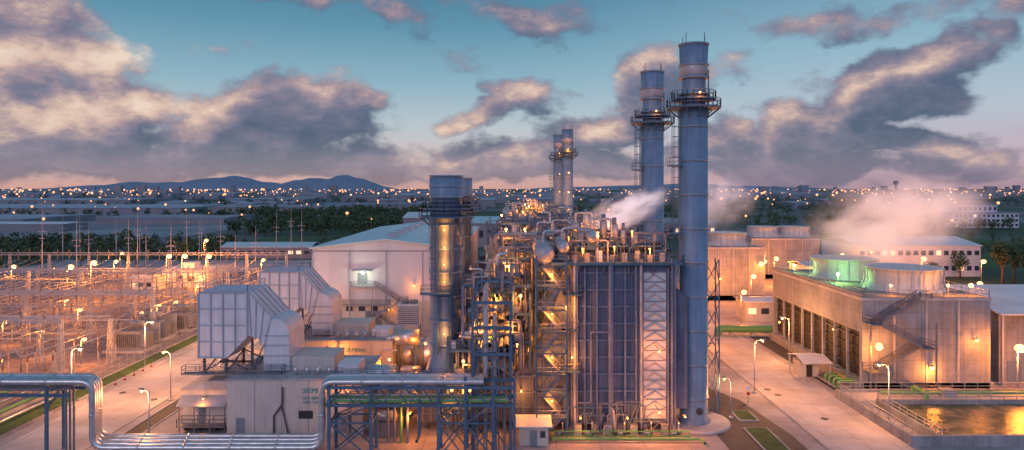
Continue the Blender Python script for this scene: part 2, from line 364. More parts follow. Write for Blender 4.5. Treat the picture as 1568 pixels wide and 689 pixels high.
def gtbuilding(dy,dx=0):
    b=B('gas_turbine_enclosure_building',(dx,dy,0))
    b.part('walls'); b.bx(-40.1,-21,96,109,0,7.9,'cream_wall')
    b.bx(-40.2,-20.9,95.9,109.1,0,.5,'kerb')
    b.part('roof'); b.bx(-40.3,-20.8,95.8,109.2,7.9,8.15,'roof_grey')
    b.bx(-33,-26,100,106,8.15,10.2,'cream_wall'); b.bx(-25,-22,98,102,8.15,9.6,'white_paint')
    for k in range(5): b.cyl((-31+k*1.6,98,8.1),(-31+k*1.6,98,9.3),.35,'aluminium',n=10)
    b.rail([(-40,96,8.15),(-21.2,96,8.15)],'steel_grey')
    b.part('doors'); b.bx(-38.8,-37.6,95.93,95.99,.5,2.6,'door_grey'); b.bx(-25,-22.6,95.93,95.99,.5,3.4,'door_grey'); b.bx(-30,-28,95.93,95.99,2.5,3.6,'louvre')
    b.part('trim')
    for x in(-36.2,-32.4,-28.6,-24.8): b.bx(x-.03,x+.03,95.96,95.995,.5,7.9,'hall_trim')
    b.part('fittings')
    b.pipe([(-33.4,95.7,.1),(-33.4,95.7,3.),(-32.2,95.7,4.6),(-32.2,95.7,7)],.12,'steel_dark',6); b.pipe([(-31.3,95.7,.1),(-32.3,95.7,4.4)],.1,'steel_dark',6)
    b.pipe([(-23,95.6,.3),(-23,95.6,6.5),(-20,95.6,6.5)],.13,'aluminium',6)
    b.texts=[('SIEMENS',(-29.4,95.94,6.1),1.0,'teal'),('SGT-800\nGAS TURBINE 11',(-29.4,95.94,5.2),.6,'teal')]
    b.fin()
    b=B('control_equipment_room',(dx,dy,0))
    b.part('walls'); b.bx(-47.2,-40.4,98,106,1.2,6.,'cream_wall'); 
    b.part('roof'); b.prism([(-47.5,6.),(-47.5,6.2),(-43.8,7.3),(-40.35,7.3),(-40.35,6.)],97.7,106.3,'roof_grey')
    b.part('canopy'); b.add([(-47.4,97.9,5.2),(-40.5,97.9,5.2),(-40.5,96.3,4.2),(-47.4,96.3,4.2),(-47.4,97.9,5.05),(-40.5,97.9,5.05),(-40.5,96.3,4.05),(-47.4,96.3,4.05)],[(0,3,2,1),(4,5,6,7),(3,7,6,2),(0,4,7,3),(1,2,6,5)],'roof_grey')
    b.part('base'); 
    for x in(-47,-44.9,-42.7,-40.6): b.bx(x-.15,x+.15,98,106,.1,1.2,'steel_dark'); b.beam((x,96.4,.1),(x,96.4,4.1),.12,'steel_grey')
    b.deck(-47.4,-40.5,96.3,97.95,1.2,'steel_grey',.12); b.bx(-45,-44,97.93,97.99,1.25,3.3,'door_grey')
    b.fin()
def gtexhaust(dy,dx=0):
    b=B('turbine_exhaust_duct',(dx,dy,0)); 
    b.part('duct'); b.cyl((-21,101.5,4.4),(-17.5,101.5,4.4),2.2,'aluminium',3.,24); b.cyl((-17.5,101.5,4.4),(-13,101.5,4.4),3.,'aluminium',3.,24)
    for x in(-17.4,-16,-14.6,-13.1): b.cyl((x-.1,101.5,4.4),(x+.1,101.5,4.4),3.2,'casing_rib',n=24)
    b.bx(-13,-6,98.4,104.6,1.2,8.,'casing')
    for k in range(6): b.bx(-12.95+k*1.3,-12.75+k*1.3,98.15,98.398,1.2,8,'casing_rib')
    for z in(2.5,4.5,6.5): b.bx(-13,-6,98.2,98.396,z-.08,z+.08,'casing_rib')
    b.part('supports')
    for x in(-19,-15.5,-12.5,-6.5):
        for y in(99.2,103.8): b.beam((x,y,0),(x,y,2.4),.4,'steel_blue')
    b.part('lube_module'); b.bx(-19.5,-15.8,95.4,98,.1,2.2,'steel_grey'); b.cyl((-19.3,95.2,3.2),(-16,95.2,3.2),.7,'aluminium'); b.cyl((-20.5,97,8.4),(-16.4,97,8.4),1.4,'aluminium',n=20); 
    for x in(-20,-17): b.beam((x,97,0),(x,97,7.2),.25,'steel_blue')
    b.pipe([(-20,97,8.4),(-22,97,8.4),(-22,97,6)],.6,'aluminium')
    b.fin()
def bypass(dy,dx=0,h=36.8):
    b=B('bypass_stack',(dx-9.8,101.5+dy,0)); r=2.35
    b.part('shaft'); b.rev((0,0,0),[(3.,7.8),(r,10.5),(r,h-3.2),(r+.02,h-3.2)],'stack_paint',32,False)
    b.rev((0,0,0),[(r+.12,h-3.2),(r+.12,h),(r-.25,h),(r-.25,h-3)],'stack_paint',32,False)
    b.part('bands')
    for z in(12,15.5,19,22.5,26,29.5,h-3.2,h-1.6,h-.1): b.rev((0,0,0),[(r+.02,z-.12),(r+.22,z-.12),(r+.22,z+.12),(r+.02,z+.12)],'stack_band',32,False)
    b.part('platforms'); b.ringdeck((0,0),h-6,r+.02,r+1.7,'steel_blue','steel_grey'); b.ringdeck((0,0),h-4.9,r+.02,r+1.1,'steel_blue','steel_grey',br=False)
    b.deck(-r-1,1,-r-1.6,-r-.2,h-17,'steel_blue'); 
    b.part('ladder'); b.cagel(-1.6,-r-.35,h-17,h-6,0,-1); b.cagel(.9,-r-.35,8.5,h-17,0,-1)
    b.cagel(r*.8,-r*.7,20,h-6,.7,-.7)
    b.part('silencer_gate'); 
    for k in(-.9,.9): b.beam((k,-r-.45,11),(k,-r-.45,h-7),.35,'steel_blue')
    b.part('lamps'); 
    for z in (h-8,h-10.5,h-13,h-15.5): b.sph((0.,-r-.3,z),.09,'bulb'); b.light((0.,-r-.85,z),230,SOD,.35)
    b.sph((0,-r-.4,h-23),.13,'bulb'); b.light((0.,-r-1.5,h-23),330,SOD,.2)
    b.fin()
def stack(x,y,h=56.3,r=2.05,lp=0):
    b=B('exhaust_stack',(x,y,0))
    b.part('shaft'); b.rev((0,0,0),[(r+.35,.4),(r+.35,.8),(r,.9),(r,h-9.5),(r*.84,h-9.2),(r*.84,h-5.2)],'stack_paint',40,False)
    b.rev((0,0,0),[(r*.84,h-5.2),(r*.98,h-5.0),(r*1.0,h-3.3),(r*.98,h-3.2)],'silver_panel',40,False)
    b.rev((0,0,0),[(r*.98,h-3.2),(r*1.04,h),(r*.9,h),(r*.88,h-3)],'stack_paint',40,False)
    b.part('bands')
    z=4.
    while z<h-12: b.rev((0,0,0),[(r,z-.1),(r+.13,z-.1),(r+.13,z+.1),(r,z+.1)],'stack_band',40,False); z+=5.
    for z in(h-7.5,h-5.1,h-3.2,h-.15): b.rev((0,0,0),[(r*.86,z-.12),(r*1.1,z-.12),(r*1.1,z+.12),(r*.86,z+.12)],'stack_band',40,False)
    b.part('platforms'); b.ringdeck((0,0),h-9.4,r+.01,r+1.9,'steel_blue','steel_grey',24); b.ringdeck((0,0),h-8.2,r*.85,r+1.2,'steel_blue','steel_grey',24,False)
    b.part('ladder'); b.cagel(-r-.3,-.5,24,h-9.4,-1,0); b.bx(-r-1.8,-r,-1.4,.4,h-18.2,h-18,'steel_blue'); b.rail([(-r,-1.4,h-18),(-r-1.8,-1.4,h-18),(-r-1.8,.4,h-18)],'steel_blue')
    b.bx(-r-1.8,-r,-1.4,.4,h-28.2,h-28,'steel_blue'); b.rail([(-r,-1.4,h-28),(-r-1.8,-1.4,h-28),(-r-1.8,.4,h-28)],'steel_blue')
    for a in(.4,2.2,3.9,5.3): b.cyl((r*math.cos(a),r*math.sin(a),h),(r*math.cos(a),r*math.sin(a),h+1.4),.05,'steel_dark',n=5)
    b.part('manhole'); b.cyl((.3,-r-.2,2.4),(.3,-r+.3,2.4),.5,'steel_dark',n=14); b.cyl((r*.9,-r*.6,h-11),(r*.9,-r*.6,h-4),.08,'steel_dark',n=6)
    b.part('stack_lamps'); b.sph((0,-r-1.4,h-7.6),.16,'bulb'); b.light((0,-r-2.3,h-8.0),160+lp,SOD,.3)
    if lp:
        for z in (40,33,27): b.beam((0,-r,z),(0,-r-4,z),.1,'steel_grey'); b.sph((0,-r-4.,z+.3),.2,'bulb'); b.light((0,-r-5.,z),lp*1.6,SOD,.3)
    b.fin()
def hrsg(dy,dx=0,near=True):
    y0,y1=97.6,105.4
    b=B('heat_recovery_boiler',(dx,dy,0))
    b.part('casing'); b.bx(8.4,23.3,y0,y1,1.2,24,'casing'); 
    b.part('inlet_diffuser'); 
    pr=[(-6,1.6),(.4,1.4),(8.39,1.2),(8.39,23),(6.8,20),(4.4,13.6),(2.3,10.2),(.4,8.3),(-6,7.8)]
    b.prism(pr,y0+.3,y1-.3,'casing')
    b.part('stiffeners')
    xs=[8.5,10.35,12.1,13.9,14.3,16.1,18.1,18.6,22.2,23.2]
    for x in xs: b.bx(x-.13,x+.13,y0-.52,y0-.001,1.2,23.6,'casing_rib')
    for z in [1.4,3.6,6,8.4,10.8,13.2,15.6,18,20.4,22.8]:
        b.bx(8.4,18.45,y0-.3,y0-.003,z-.1,z+.1,'casing_rib'); b.bx(22.35,23.1,y0-.3,y0-.003,z-.1,z+.1,'casing_rib')
        for x in (9.4,11.2,13,15.2,17.1): b.bx(x-.04,x+.04,y0-.14,y0-.004,z+.3,min(z+2.1,23.6),'casing_rib')
    for x in [-4.5,-3,-1.5,0,1.5,3,4.5,6,7.4]:
        zt=7.8 if x<.4 else (8.3+(x-.4)*1 if x<2.3 else (10.2+(x-2.3)*1.62 if x<4.4 else 13.6+(x-4.4)*2.6)); b.bx(x-.08,x+.08,y0+.02,y0+.299,1.6,zt,'casing_rib')
    for z in(3.5,5.7): b.bx(-6,8.2,y0+.08,y0+.297,z-.08,z+.08,'casing_rib')
    for z,x in((8,1),(10.5,2.8),(13,4.4),(15.5,5.4),(18,6.3)): b.bx(x,8.2,y0+.08,y0+.297,z-.08,z+.08,'casing_rib')
    b.part('expansion_panel'); b.bx(18.75,22.0,y0-.10,y0-.002,2,23,'roof_white')
    z=2.
    while z<22.4:
        a,c=(18.8,21.95); 
        b.beam((a,y0-.3,z),((a+c)/2,y0-.3,z+1.05),.18,'silver_panel'); b.beam(((a+c)/2,y0-.3,z+1.05),(c,y0-.3,z),.18,'silver_panel')
        b.beam((a,y0-.25,z+1.35),(c,y0-.25,z+1.35),.12,'casing_rib'); z+=1.4
    b.part('outlet_duct'); b.prism([(23.3,3),(25.4,3),(25.4,19),(23.3,21)],y0+1.2,y1-1.2,'casing')
    b.part('legs')
    for x in(8.6,12,15.5,19,23):
        for y in(y0+.4,y1-.4): b.bx(x-.35,x+.35,y-.35,y+.35,.02,1.2,'kerb')
    b.part('top_deck'); b.deck(5.5,24.2,y0-1.3,y1+1.,24.35,'steel_blue',.35)
    for x in (6,9.5,13,16.5,20,23.5): b.beam((x,y0-1.2,23.9),(x,y0-.4,22.6),.15,'steel_blue')
    b.deck(9,22,y0+1,y1-1,26.6,'steel_blue',.2,'steel_blue')
    for x in(9.2,13,17,21.8):
        for y in(y0+1.1,y1-1.1): b.beam((x,y,24.3),(x,y,26.6),.2,'steel_blue')
    b.part('steam_drums')
    for (x,z,r) in ((4.6,25.6,1.45),(7.3,26.6,.85),(11.5,28,.8)):
        b.cyl((x,y0-.9,z),(x,y1+.5,z),r,'silver_panel',n=24); b.sph((x,y0-.9,z),r*.99,'silver_panel',10,1.); 
        for y in(y0+1,y1-1): b.bx(x-r*.8,x+r*.8,y-.25,y+.25,z-r-1.2,z-r*.6,'steel_blue')
        b.rail([(x-r,y0,z+r),(x+r,y0,z+r),(x+r,y1,z+r)],'steel_grey')
        b.pipe([(x,y0+2,z+r*.8),(x,y0+2,z+r+1.6),(x+3,y0+2,z+r+1.6),(x+3,y0+2,z-r)],.2,'aluminium',8)
    b.part('roof_piping')
    rr=random.Random(5+int(dy))
    for i in range(56):
        x=rr.uniform(8.5,22.5); y=rr.uniform(y0,y1); z=rr.uniform(25.2,28.8); x2=min(23,max(8,x+rr.uniform(-6,6)))
        b.pipe([(x,y,24.3),(x,y,z),(x2,y,z),(x2,rr.uniform(y0,y1),z)],rr.choice((.06,.09,.13,.2)),rr.choice(('steel_grey','steel_grey','casing_rib','steel_blue','silver_panel')),6)
    for x,hh,r in((13.4,30.5,.55),(15.,30.,.55),(16.3,29.2,.4),(18,28.6,.5),(21.,29,.35),(10,29.5,.3)):
        b.cyl((x,y0+2.5,26.6),(x,y0+2.5,hh-1.6),r*.4,'aluminium',n=10); b.cyl((x,y0+2.5,hh-2.6),(x,y0+2.5,hh-.4),r,'silver_panel',n=16); b.cyl((x,y0+2.5,hh-.4),(x,y0+2.5,hh+.6),r*.6,'casing_rib',n=12)
    for i in range(8):
        x=9+i*1.8; b.bx(x-.35,x+.35,y0+.3,y0+.9,24.35,25.3+.3*(i%3),rr.choice(('steel_grey','white_paint','transformer_grey')))
    b.part('downcomers')
    for x,r in((8.9,.22),(9.25,.12),(13.95,.3),(14.25,.1),(17.6,.16),(18.3,.2),(22.7,.18)): b.pipe([(x,y0-.85,.8),(x,y0-.85,24.8)],r,rr.choice(('casing_rib','silver_panel','casing_rib')),8)
    b.pipe([(14,y0-.9,14.5),(11.2,y0-.9,14.5),(11.2,y0-.9,4.5),(9.4,y0-.9,4.5)],.14,'casing_rib',6)
    b.pipe([(14.6,y0-.9,.6),(14.2,y0-.9,3.8)],.3,'silver_panel',8)
    for k in range(14):
        z=rr.uniform(.6,5); x=rr.uniform(7,18); b.pipe([(x,y0-1.1,.1),(x,y0-1.1,z),(x+rr.uniform(1,4),y0-1.1,z),(x+2,y0-1.1,.3)],rr.uniform(.06,.13),rr.choice(('steel_blue','steel_grey','casing_rib')),6)
    b.part('side_platforms')
    for z,xa,xb in ((9.2,6.4,9.6),(15,6.8,9.4),(20,7.2,10)):
        b.deck(xa,xb,y0-2.2,y0-.55,z,'steel_blue',.12,'steel_grey'); b.beam((xa+.4,y0-2,z-.1),(xa+.4,y0-.5,z-1.6),.1,'steel_blue')
    b.part('lamps')
    for x,z in ((10,25.9),(14.5,26.2),(19.5,25.9),(12.2,28.2),(17,28.4)):
        b.sph((x,y0-.9,z+.4),.15,'bulb'); b.beam((x,y0-1.05,24.3),(x,y0-1.05,z+.6),.07,'steel_grey'); b.light((x,y0-1.3,z),420 if near else 1500,SOD,.2)
    b.light((7.6,y0-2.7,18),1100,SOD,.3); b.sph((7.6,y0-2.1,18.3),.15,'bulb'); b.light((8.4,y0-3,11),700,SOD,.3); b.sph((8.4,y0-2.4,11.3),.13,'bulb')
    if near:
        for z in (12,3.5): b.light((20.4,y0-3.6,z),800,SOD,.4); b.sph((20.4,y0-3.1,z+.3),.1,'bulb'); b.beam((20.4,y0-.3,z+.5),(20.4,y0-3.1,z+.5),.07,'steel_grey')
    b.fin()
    if not near: return
    b=B('access_stair_tower',(dx,dy,0)); sy=y0-3.2
    b.part('frame')
    for x in(3.4,7.6):
        for y in(sy,sy+2.6): b.beam((x,y,0),(x,y,25.5),.2,'steel_blue')
    for z in range(3,26,3):
        for y in(sy,sy+2.6): b.beam((3.4,y,z),(7.6,y,z),.16,'steel_blue')
        for x in(3.4,7.6): b.beam((x,sy,z),(x,sy+2.6,z),.16,'steel_blue')
    for z in range(0,24,6): b.beam((3.4,sy+2.6,z),(7.6,sy+2.6,z+6),.12,'steel_blue')
    b.part('flights')
    for i in range(8):
        z=i*3; a,c=((4.2,z),(6.8,z+3)) if i%2==0 else ((6.8,z),(4.2,z+3))
        b.stair((a[0],sy+.2+1.2*(i%2),a[1]),(c[0],sy+.2+1.2*(i%2),c[1]),1.,'steel_grey'); lx=(6.8,7.6) if i%2==0 else (3.4,4.2); b.bx(lx[0],lx[1],sy,sy+2.6,z+2.9,z+3,'steel_grey'); b.rail([(3.4,sy,z+3),(7.6,sy,z+3)],'wire')
    b.part('lamps')
    for z in(5,11,17,22.5): b.sph((5.5,sy-.1,z+.5),.14,'bulb'); b.beam((5.5,sy+.0,z+.5),(5.5,sy+.3,z+.9),.08,'steel_grey'); b.light((5.5,sy+.3,z),700,SOD,.3)
    b.fin()
for dy in(0,24): intake(dy); gtbuilding(dy); gtexhaust(dy); bypass(dy)
hrsg(0); hrsg(24); hrsg(148,-6,False); hrsg(173,-7,False)
stack(27,101.5); stack(25.8,125.5); stack(20.3,250,lp=700); stack(18.8,276,lp=600)
# ------------------------------------------------------------------ process structures
def process(name,x0,x1,y0,y1,z1,seed,npipe=30,nl=3,lp=500,zb=0):
    rr=random.Random(seed); b=B(name,(x0,y0,zb)); w=x1-x0; d=y1-y0; b.part('frame')
    nx=max(1,round(w/4)); ny=max(1,round(d/5)); lv=[z for z in range(4,int(z1)+1,4)]
    for i in range(nx+1):
        for j in range(ny+1):
            b.beam((i*w/nx,j*d/ny,0),(i*w/nx,j*d/ny,z1-rr.choice((0,0,2,4))),.28,'steel_blue')
    for z in lv:
        for j in range(ny+1): b.beam((0,j*d/ny,z),(w,j*d/ny,z),.22,'steel_blue',.32)
        for i in range(nx+1): b.beam((i*w/nx,0,z),(i*w/nx,d,z),.22,'steel_blue',.32)
    for z in lv[:-1]:
        for i in range(nx):
            if rr.random()<.5: b.beam((i*w/nx,0,z),((i+1)*w/nx,0,z+4),.14,'steel_blue')
    b.part('walkways')
    for z in lv:
        if rr.random()<.75:
            a=rr.uniform(0,w*.4); c=rr.uniform(w*.6,w); b.deck(a,c,0,rr.uniform(1.2,d),z+.25,'steel_grey',.1,rr.choice(('steel_grey','steel_blue')))
    for i in range(len(lv)-1):
        if rr.random()<.6 and w>5:
            z=lv[i]; a=rr.uniform(.5,w-4); b.stair((a,-.9,z),(a+3,-.9,z+4),.8)
    b.part('pipes')
    for i in range(int(npipe*1.5)):
        r=rr.choice((.07,.1,.14,.18,.24,.3)); m=rr.choice(('aluminium','silver_panel','steel_grey','casing_rib','steel_grey','steel_blue'))
        x=rr.uniform(0,w); y=rr.uniform(-.8,d); z=rr.uniform(2,z1); z2=rr.uniform(2,z1+1.5); x2=rr.uniform(0,w); y2=rr.uniform(0,d)
        b.pipe([(x,y,z),(x,y,z2),(x2,y,z2),(x2,y2,z2)] if rr.random()<.6 else [(x,y,.5),(x,y,z),(x2,y,z),(x2,y,z1*rr.random())],r,m,8)
    b.part('vessels')
    for i in range(max(2,npipe//10)):
        x=rr.uniform(1,w-1); y=rr.uniform(.5,d-1); z=rr.choice(lv); r=rr.uniform(.4,.85)
        if rr.random()<.5:
            h=rr.uniform(1.6,3.2); b.cyl((x,y,z),(x,y,z+h),r,'silver_panel',n=18); b.sph((x,y,z+h),r*.98,'silver_panel',8,.5)
        else:
            b.cyl((x-1.3,y,z+r),(x+1.3,y,z+r),r*.8,'silver_panel',n=18); b.sph((x-1.3,y,z+r),r*.79,'silver_panel',8); b.sph((x+1.3,y,z+r),r*.79,'silver_panel',8)
    for i in range(npipe//3):
        x=rr.uniform(.5,w-.5); y=rr.uniform(0,d-1); z=rr.choice(lv); q=rr.uniform(.2,.6); b.bx(x-q,x+q,y-q,y+q,z+.3,z+.3+q*2.2,rr.choice(('steel_grey','white_paint','transformer_grey','casing_rib','stack_band')))
    b.part('lamps')
    for i in range(nl):
        x=rr.uniform(.5,w-.5); z=rr.choice(lv)+2.4; b.sph((x,-.5,z+.3),.16+y0*.0006,'bulb'); b.beam((x,-.1,z-2),(x,-.5,z+.5),.07,'steel_grey'); b.light((x,-.9,z-.2),lp,SOD,.2)
    b.fin()
process('steam_piping_structure',-3.5,8,107,117,27,11,60,6,1000)
process('steam_piping_structure',-2,6,131,146,28,12,46,5,1600)
process('steam_piping_structure',8,20,132,146,25,13,42,5,1900)
process('steam_piping_structure',-6,2,160,185,27,14,46,5,3000)
process('steam_piping_structure',6,17,165,185,29,15,46,6,3400)
process('steam_piping_structure',-4,12,205,235,25,16,56,6,5000)
process('steam_piping_structure',16,28,190,215,24,17,40,5,3600)
process('pump_and_valve_skid',-9,-5.4,96,104,14,18,26,3,400)
process('boiler_feed_pump_structure',24,32,140,160,16,19,24,3,1700)
process('valve_platform_structure',-7,2.6,97,104,15,23,56,5,560,9)
process('valve_platform_structure',-3,4.6,120,130,17,24,40,3,900,9)
b=B('main_pipe_rack'); b.part('frame')
for y in range(90,250,7):
    for x in(-5.2,-.2): b.beam((x,y,0),(x,y,20),.35,'steel_blue')
    for z in(7.5,9.6,13,16.5,19.8): b.beam((-5.2,y,z),(-.2,y,z),.3,'steel_blue',.4)
    b.beam((-5.2,y,13),(-.2,y,16.5),.15,'steel_blue'); b.beam((-.2,y,0),(-5.2,y,7.5),.15,'steel_blue')
for x in(-5.2,-.2):
    for z in(7.5,13,16.5): b.beam((x,90,z),(x,250,z),.25,'steel_blue',.35)
b.part('pipes')
rr=random.Random(3)
for z in(9.9,13.4,16.9,20.1):
    x=-4.8
    while x<-.5:
        r=rr.choice((.12,.18,.25,.35)); x+=r
        b.pipe([(x,90.5+rr.uniform(0,3),z+r),(x,248,z+r)],r,rr.choice(('aluminium','silver_panel','casing_rib','steel_grey','green_pipe')),8); x+=r+.12
b.pipe([(-3.5,90.4,10),(-3.5,90.4,21.3),(-3.5,103,21.3),(-3.5,130,21.3)],.36,'silver_panel',12); b.pipe([(-2.3,90.6,10),(-2.3,90.6,18),(-2.3,118,18)],.26,'silver_panel',10)
for k in range(10):
    x=rr.uniform(-5,-.4); zz=rr.uniform(10,19); b.pipe([(x,90.2,.3),(x,90.2,zz),(rr.uniform(-5,-.4),90.2,zz),(x,93,zz)],rr.choice((.08,.12,.16)),rr.choice(('silver_panel','steel_grey','casing_rib')),6)
b.fin()
# ------------------------------------------------------------------ foreground pipe bridge
b=B('pipe_loop'); b.part('pipes')
for i,(r,m) in enumerate(((.42,'aluminium'),(.36,'aluminium'),(.3,'aluminium'),(.3,'aluminium'))):
    y=88.2+i*.95; xl=-54.2-i*.25; o=i*.3
    b.pipe([(-130,y,9.9),(xl,y,9.9),(xl,y,1.4+o*.5),(-24.6-o*.6,y,1.4+o*.5),(-24.6-o*.6,y,9.9),(-3.7,y,9.9)],r,m,12,1.6,True)
b.part('supports')
for x in(-50,-44,-38,-32,-27): b.bx(x-.3,x+.3,87.6,91.6,.02,.9,'kerb')
for x in(-120,-105,-90,-75,-60):
    for y in(88,91.4): b.beam((x,y,0),(x,y,9.3),.35,'steel_blue')
    b.beam((x,88,9.25),(x,91.4,9.25),.3,'steel_blue'); b.beam((x,88,6),(x,91.4,9),.15,'steel_blue')
for y in(88,91.4): b.beam((-120,y,8.2),(-57,y,8.2),.3,'steel_blue',.4)
for k in range(3): b.pipe([(-130,88.8+k*.8,8.7),(-58,88.8+k*.8,8.7),(-58,88.8+k*.8,0)],.14,'steel_grey',8)
b.fin()
b=B('pipe_bridge'); b.part('steelwork')
for x in(-23.6,-18.2,-9.5,-6,-2.4,-.1+.4):
    for y in(88,91.6): b.beam((x,y,0),(x,y,10.6 if x>-7 else 9.35),.36,'steel_blue')
    for z in(4.6,6.9,9.2): b.beam((x,88,z),(x,91.6,z),.25,'steel_blue',.35)
for y in(88,91.6):
    for z in(6.9,9.2): b.beam((-24,y,z),(.4,y,z),.26,'steel_blue',.38)
    for xa,xb in((-23.6,-18.2),(-9.5,-6),(-6,-2.4)):
        b.beam((xa,y,0),(xb,y,4.6),.18,'steel_blue'); b.beam((xb,y,0),(xa,y,4.6),.18,'steel_blue'); b.beam((xa,y,4.6),(xb,y,4.6),.22,'steel_blue')
        b.beam((xa,y,4.6),(xb,y,6.9),.16,'steel_blue')
    k=-23.6
    while k<-1: b.beam((k,y,6.9),(k+1.7,y,9.2),.14,'steel_blue'); b.beam((k+1.7,y,9.2),(k+3.4,y,6.9),.14,'steel_blue'); k+=3.4
b.part('pipes')
for k in range(5): b.pipe([(-24,88.5+k*.65,7.3),(-.5,88.5+k*.65,7.3)],(.2,.14,.22,.14,.2)[k],('green_pipe','aluminium','green_pipe','steel_grey','aluminium')[k],8)
b.pipe([(-12,88.2,7.6),(-12,88.2,3),(-12,86,3)],.2,'steel_blue',8)
b.part('walkway'); b.deck(-24,-.2,91.7,92.9,9.2,'steel_blue',.12,'steel_blue')
b.fin()
b=B('cooling_water_header'); 
for k in range(4): b.pipe([(-17+k*.9,93.5,0),(-17+k*.9,93.5,6.4-k*.4),(-6,93.5+k*.5,6.4-k*.4)],.18,'green_pipe' if k==2 else 'casing_rib',8)
b.fin()
b=B('equipment_kiosk',(2.9,93.5,0)); b.part('walls'); b.bx(-2,2,-1.3,1.3,.1,2.7,'cream_wall'); b.part('roof'); b.add([(-2.5,-1.8,2.7),(2.5,-1.8,2.7),(2.5,1.7,3.2),(-2.5,1.7,3.2),(-2.5,-1.8,2.85),(2.5,-1.8,2.85),(2.5,1.7,3.35),(-2.5,1.7,3.35)],[(0,3,2,1),(4,5,6,7),(0,1,5,4),(1,2,6,5),(2,3,7,6),(3,0,4,7)],'roof_white')
b.part('door'); b.bx(-.5,.5,-1.36,-1.302,.1,2.2,'door_grey'); b.bx(.9,1.6,-1.36,-1.302,1.2,2.1,'glass'); b.fin()
b=B('pipe_barrier_rail'); b.rail([(5.5,94.2,.05),(24.5,94.2,.05)],'green_pipe',1.3,2.4,.14); b.pipe([(5.5,93.6,.5),(23,93.6,.5),(26,93.6,.5),(26,92,.5)],.18,'green_pipe',8); b.fin()
rr=random.Random(21)
for k in range(9):
    x=7+k*2.+rr.uniform(-.5,.5); b=B('valve_cabinet' if k%2 else 'sampling_pump_skid',(x,95.3,0)); 
    b.bx(-.7,.7,-.5,.5,.03,.25,'kerb')
    if k%2: b.bx(-.5,.5,-.3,.3,.3,1.9,rr.choice(('steel_grey','white_paint','transformer_grey'))); b.bx(-.45,.45,-.33,-.302,.4,1.8,'door_grey'); b.bx(-.55,.55,-.38,.38,1.9,1.98,'steel_grey')
    else: b.cyl((-.6,0,.8),(.1,0,.8),.35,'stack_band'); b.cyl((.1,0,.8),(.6,0,.8),.22,'steel_blue'); b.pipe([(.4,0,.8),(.4,0,2.2),(.4,1.8,2.2)],.1,'aluminium',6); b.bx(-.6,.6,-.25,.25,.25,.5,'steel_dark')
    b.fin()
b=B('stack_access_lattice',(30.6,105,0)); b.mast(0,0,.02,24,2.,1.9,'steel_blue',3.,.16); b.fin()
# ------------------------------------------------------------------ steam turbine hall
b=B('turbine_hall'); x0,x1,y0,y1=-49.2,-13.,168,258
b.part('walls'); b.prism([(x0,0),(x1,0),(x1,19.9),((x0+x1)/2,22.),(x0,19.9)],y0,y1,'hall_wall')
b.part('plinth'); b.bx(x0-.1,x1+.1,y0-.15,y1,0,7.2,'cream_wall')
b.part('roof'); 
for s_ in(0,1):
    xa,xb=(x0-.6,(x0+x1)/2) if s_==0 else (x1+.6,(x0+x1)/2)
    za,zb=19.87,22.03
    v=[(xa,y0-.6,za),(xb,y0-.6,zb),(xb,y1+.6,zb),(xa,y1+.6,za)]; v+= [(a,b_,c+.35) for a,b_,c in v]
    b.add(v,[(0,3,2,1),(4,5,6,7),(0,1,5,4),(1,2,6,5),(2,3,7,6),(3,0,4,7)],'hall_roof')
for y in range(175,255,12): b.bx((x0+x1)/2-1,(x0+x1)/2+1,y,y+5,22.3,23.2,'white_rib')
b.part('trim'); b.bx(x0,x1,y0-.08,y0-.004,19.2,19.5,'hall_trim')
for x in(x0+.1,-40,-31,-22): b.bx(x-.12,x+.12,y0-.25,y0-.16,0,19.5,'white_rib')
b.part('doors_windows')
b.bx(-38,-35.6,y0-.06,y0-.003,11.2,14,'door_grey'); b.bx(-45,-44,y0-.06,y0-.003,9,10.4,'louvre'); b.bx(-36,-32,y0-.26,y0-.152,0.1,4.6,'door_grey'); b.bx(-47.5,-46,y0-.2,y0-.152,0.1,2.6,'door_grey')
for k in range(6): b.bx(-47+k*3.1,-45.4+k*3.1,y0-.2,y0-.152,4.6,5.8,'glass')
b.bx(-39.2,-34.4,y0-1.6,y0-.01,14.6,14.8,'hall_trim')
b.part('external_stairs'); yy=y0-1.6
b.deck(-39.5,-33.5,yy,y0-.3,10.9,'hall_trim',.2,'hall_trim')
b.stair((-33.5,yy,10.9),(-27.5,yy,7.2),1.2,'hall_trim',True,.1); b.deck(-27.5,-25.5,yy-1.4,y0-.3,7.2,'hall_trim',.2,'hall_trim')
b.stair((-27.5,yy-1.4,7.2),(-33.2,yy-1.4,3.6),1.2,'hall_trim',True,.1); b.deck(-35.2,-33.2,yy-1.4,y0-.3,3.6,'hall_trim',.2,'hall_trim'); b.stair((-33.2,yy,3.6),(-28,yy,.1),1.2,'hall_trim',True,.1)
b.deck(-46,-30,yy,y0-.3,6.4,'hall_trim',.2,'hall_trim')
for x in(-46,-39.5,-34,-30): b.beam((x,yy,0),(x,yy,10.8 if x>-40 and x<-33 else 6.3),.2,'hall_trim')
b.fin()
wall_lamp(-36.5,167.8,14.2,420,(0,-1),.4,(.85,1,.7),2.6)
wall_lamp(-44,167.7,8.2,300); wall_lamp(-30,167.7,6,500); wall_lamp(-24,167.7,11,350)
b=B('auxiliary_cooler',(-22.5,150,0)); b.bx(-2.8,2.8,-2,2,.02,.4,'kerb'); b.bx(-2.4,2.4,-1.6,1.6,5,9.6,'white_paint'); b.cyl((-1.,0,9.6),(-1.,0,10.3),.9,'steel_grey'); b.cyl((1.,0,9.6),(1.,0,10.3),.9,'steel_grey')
for x in(-2.2,2.2):
    for y in(-1.4,1.4): b.beam((x,y,.3),(x,y,5),.25,'steel_grey')
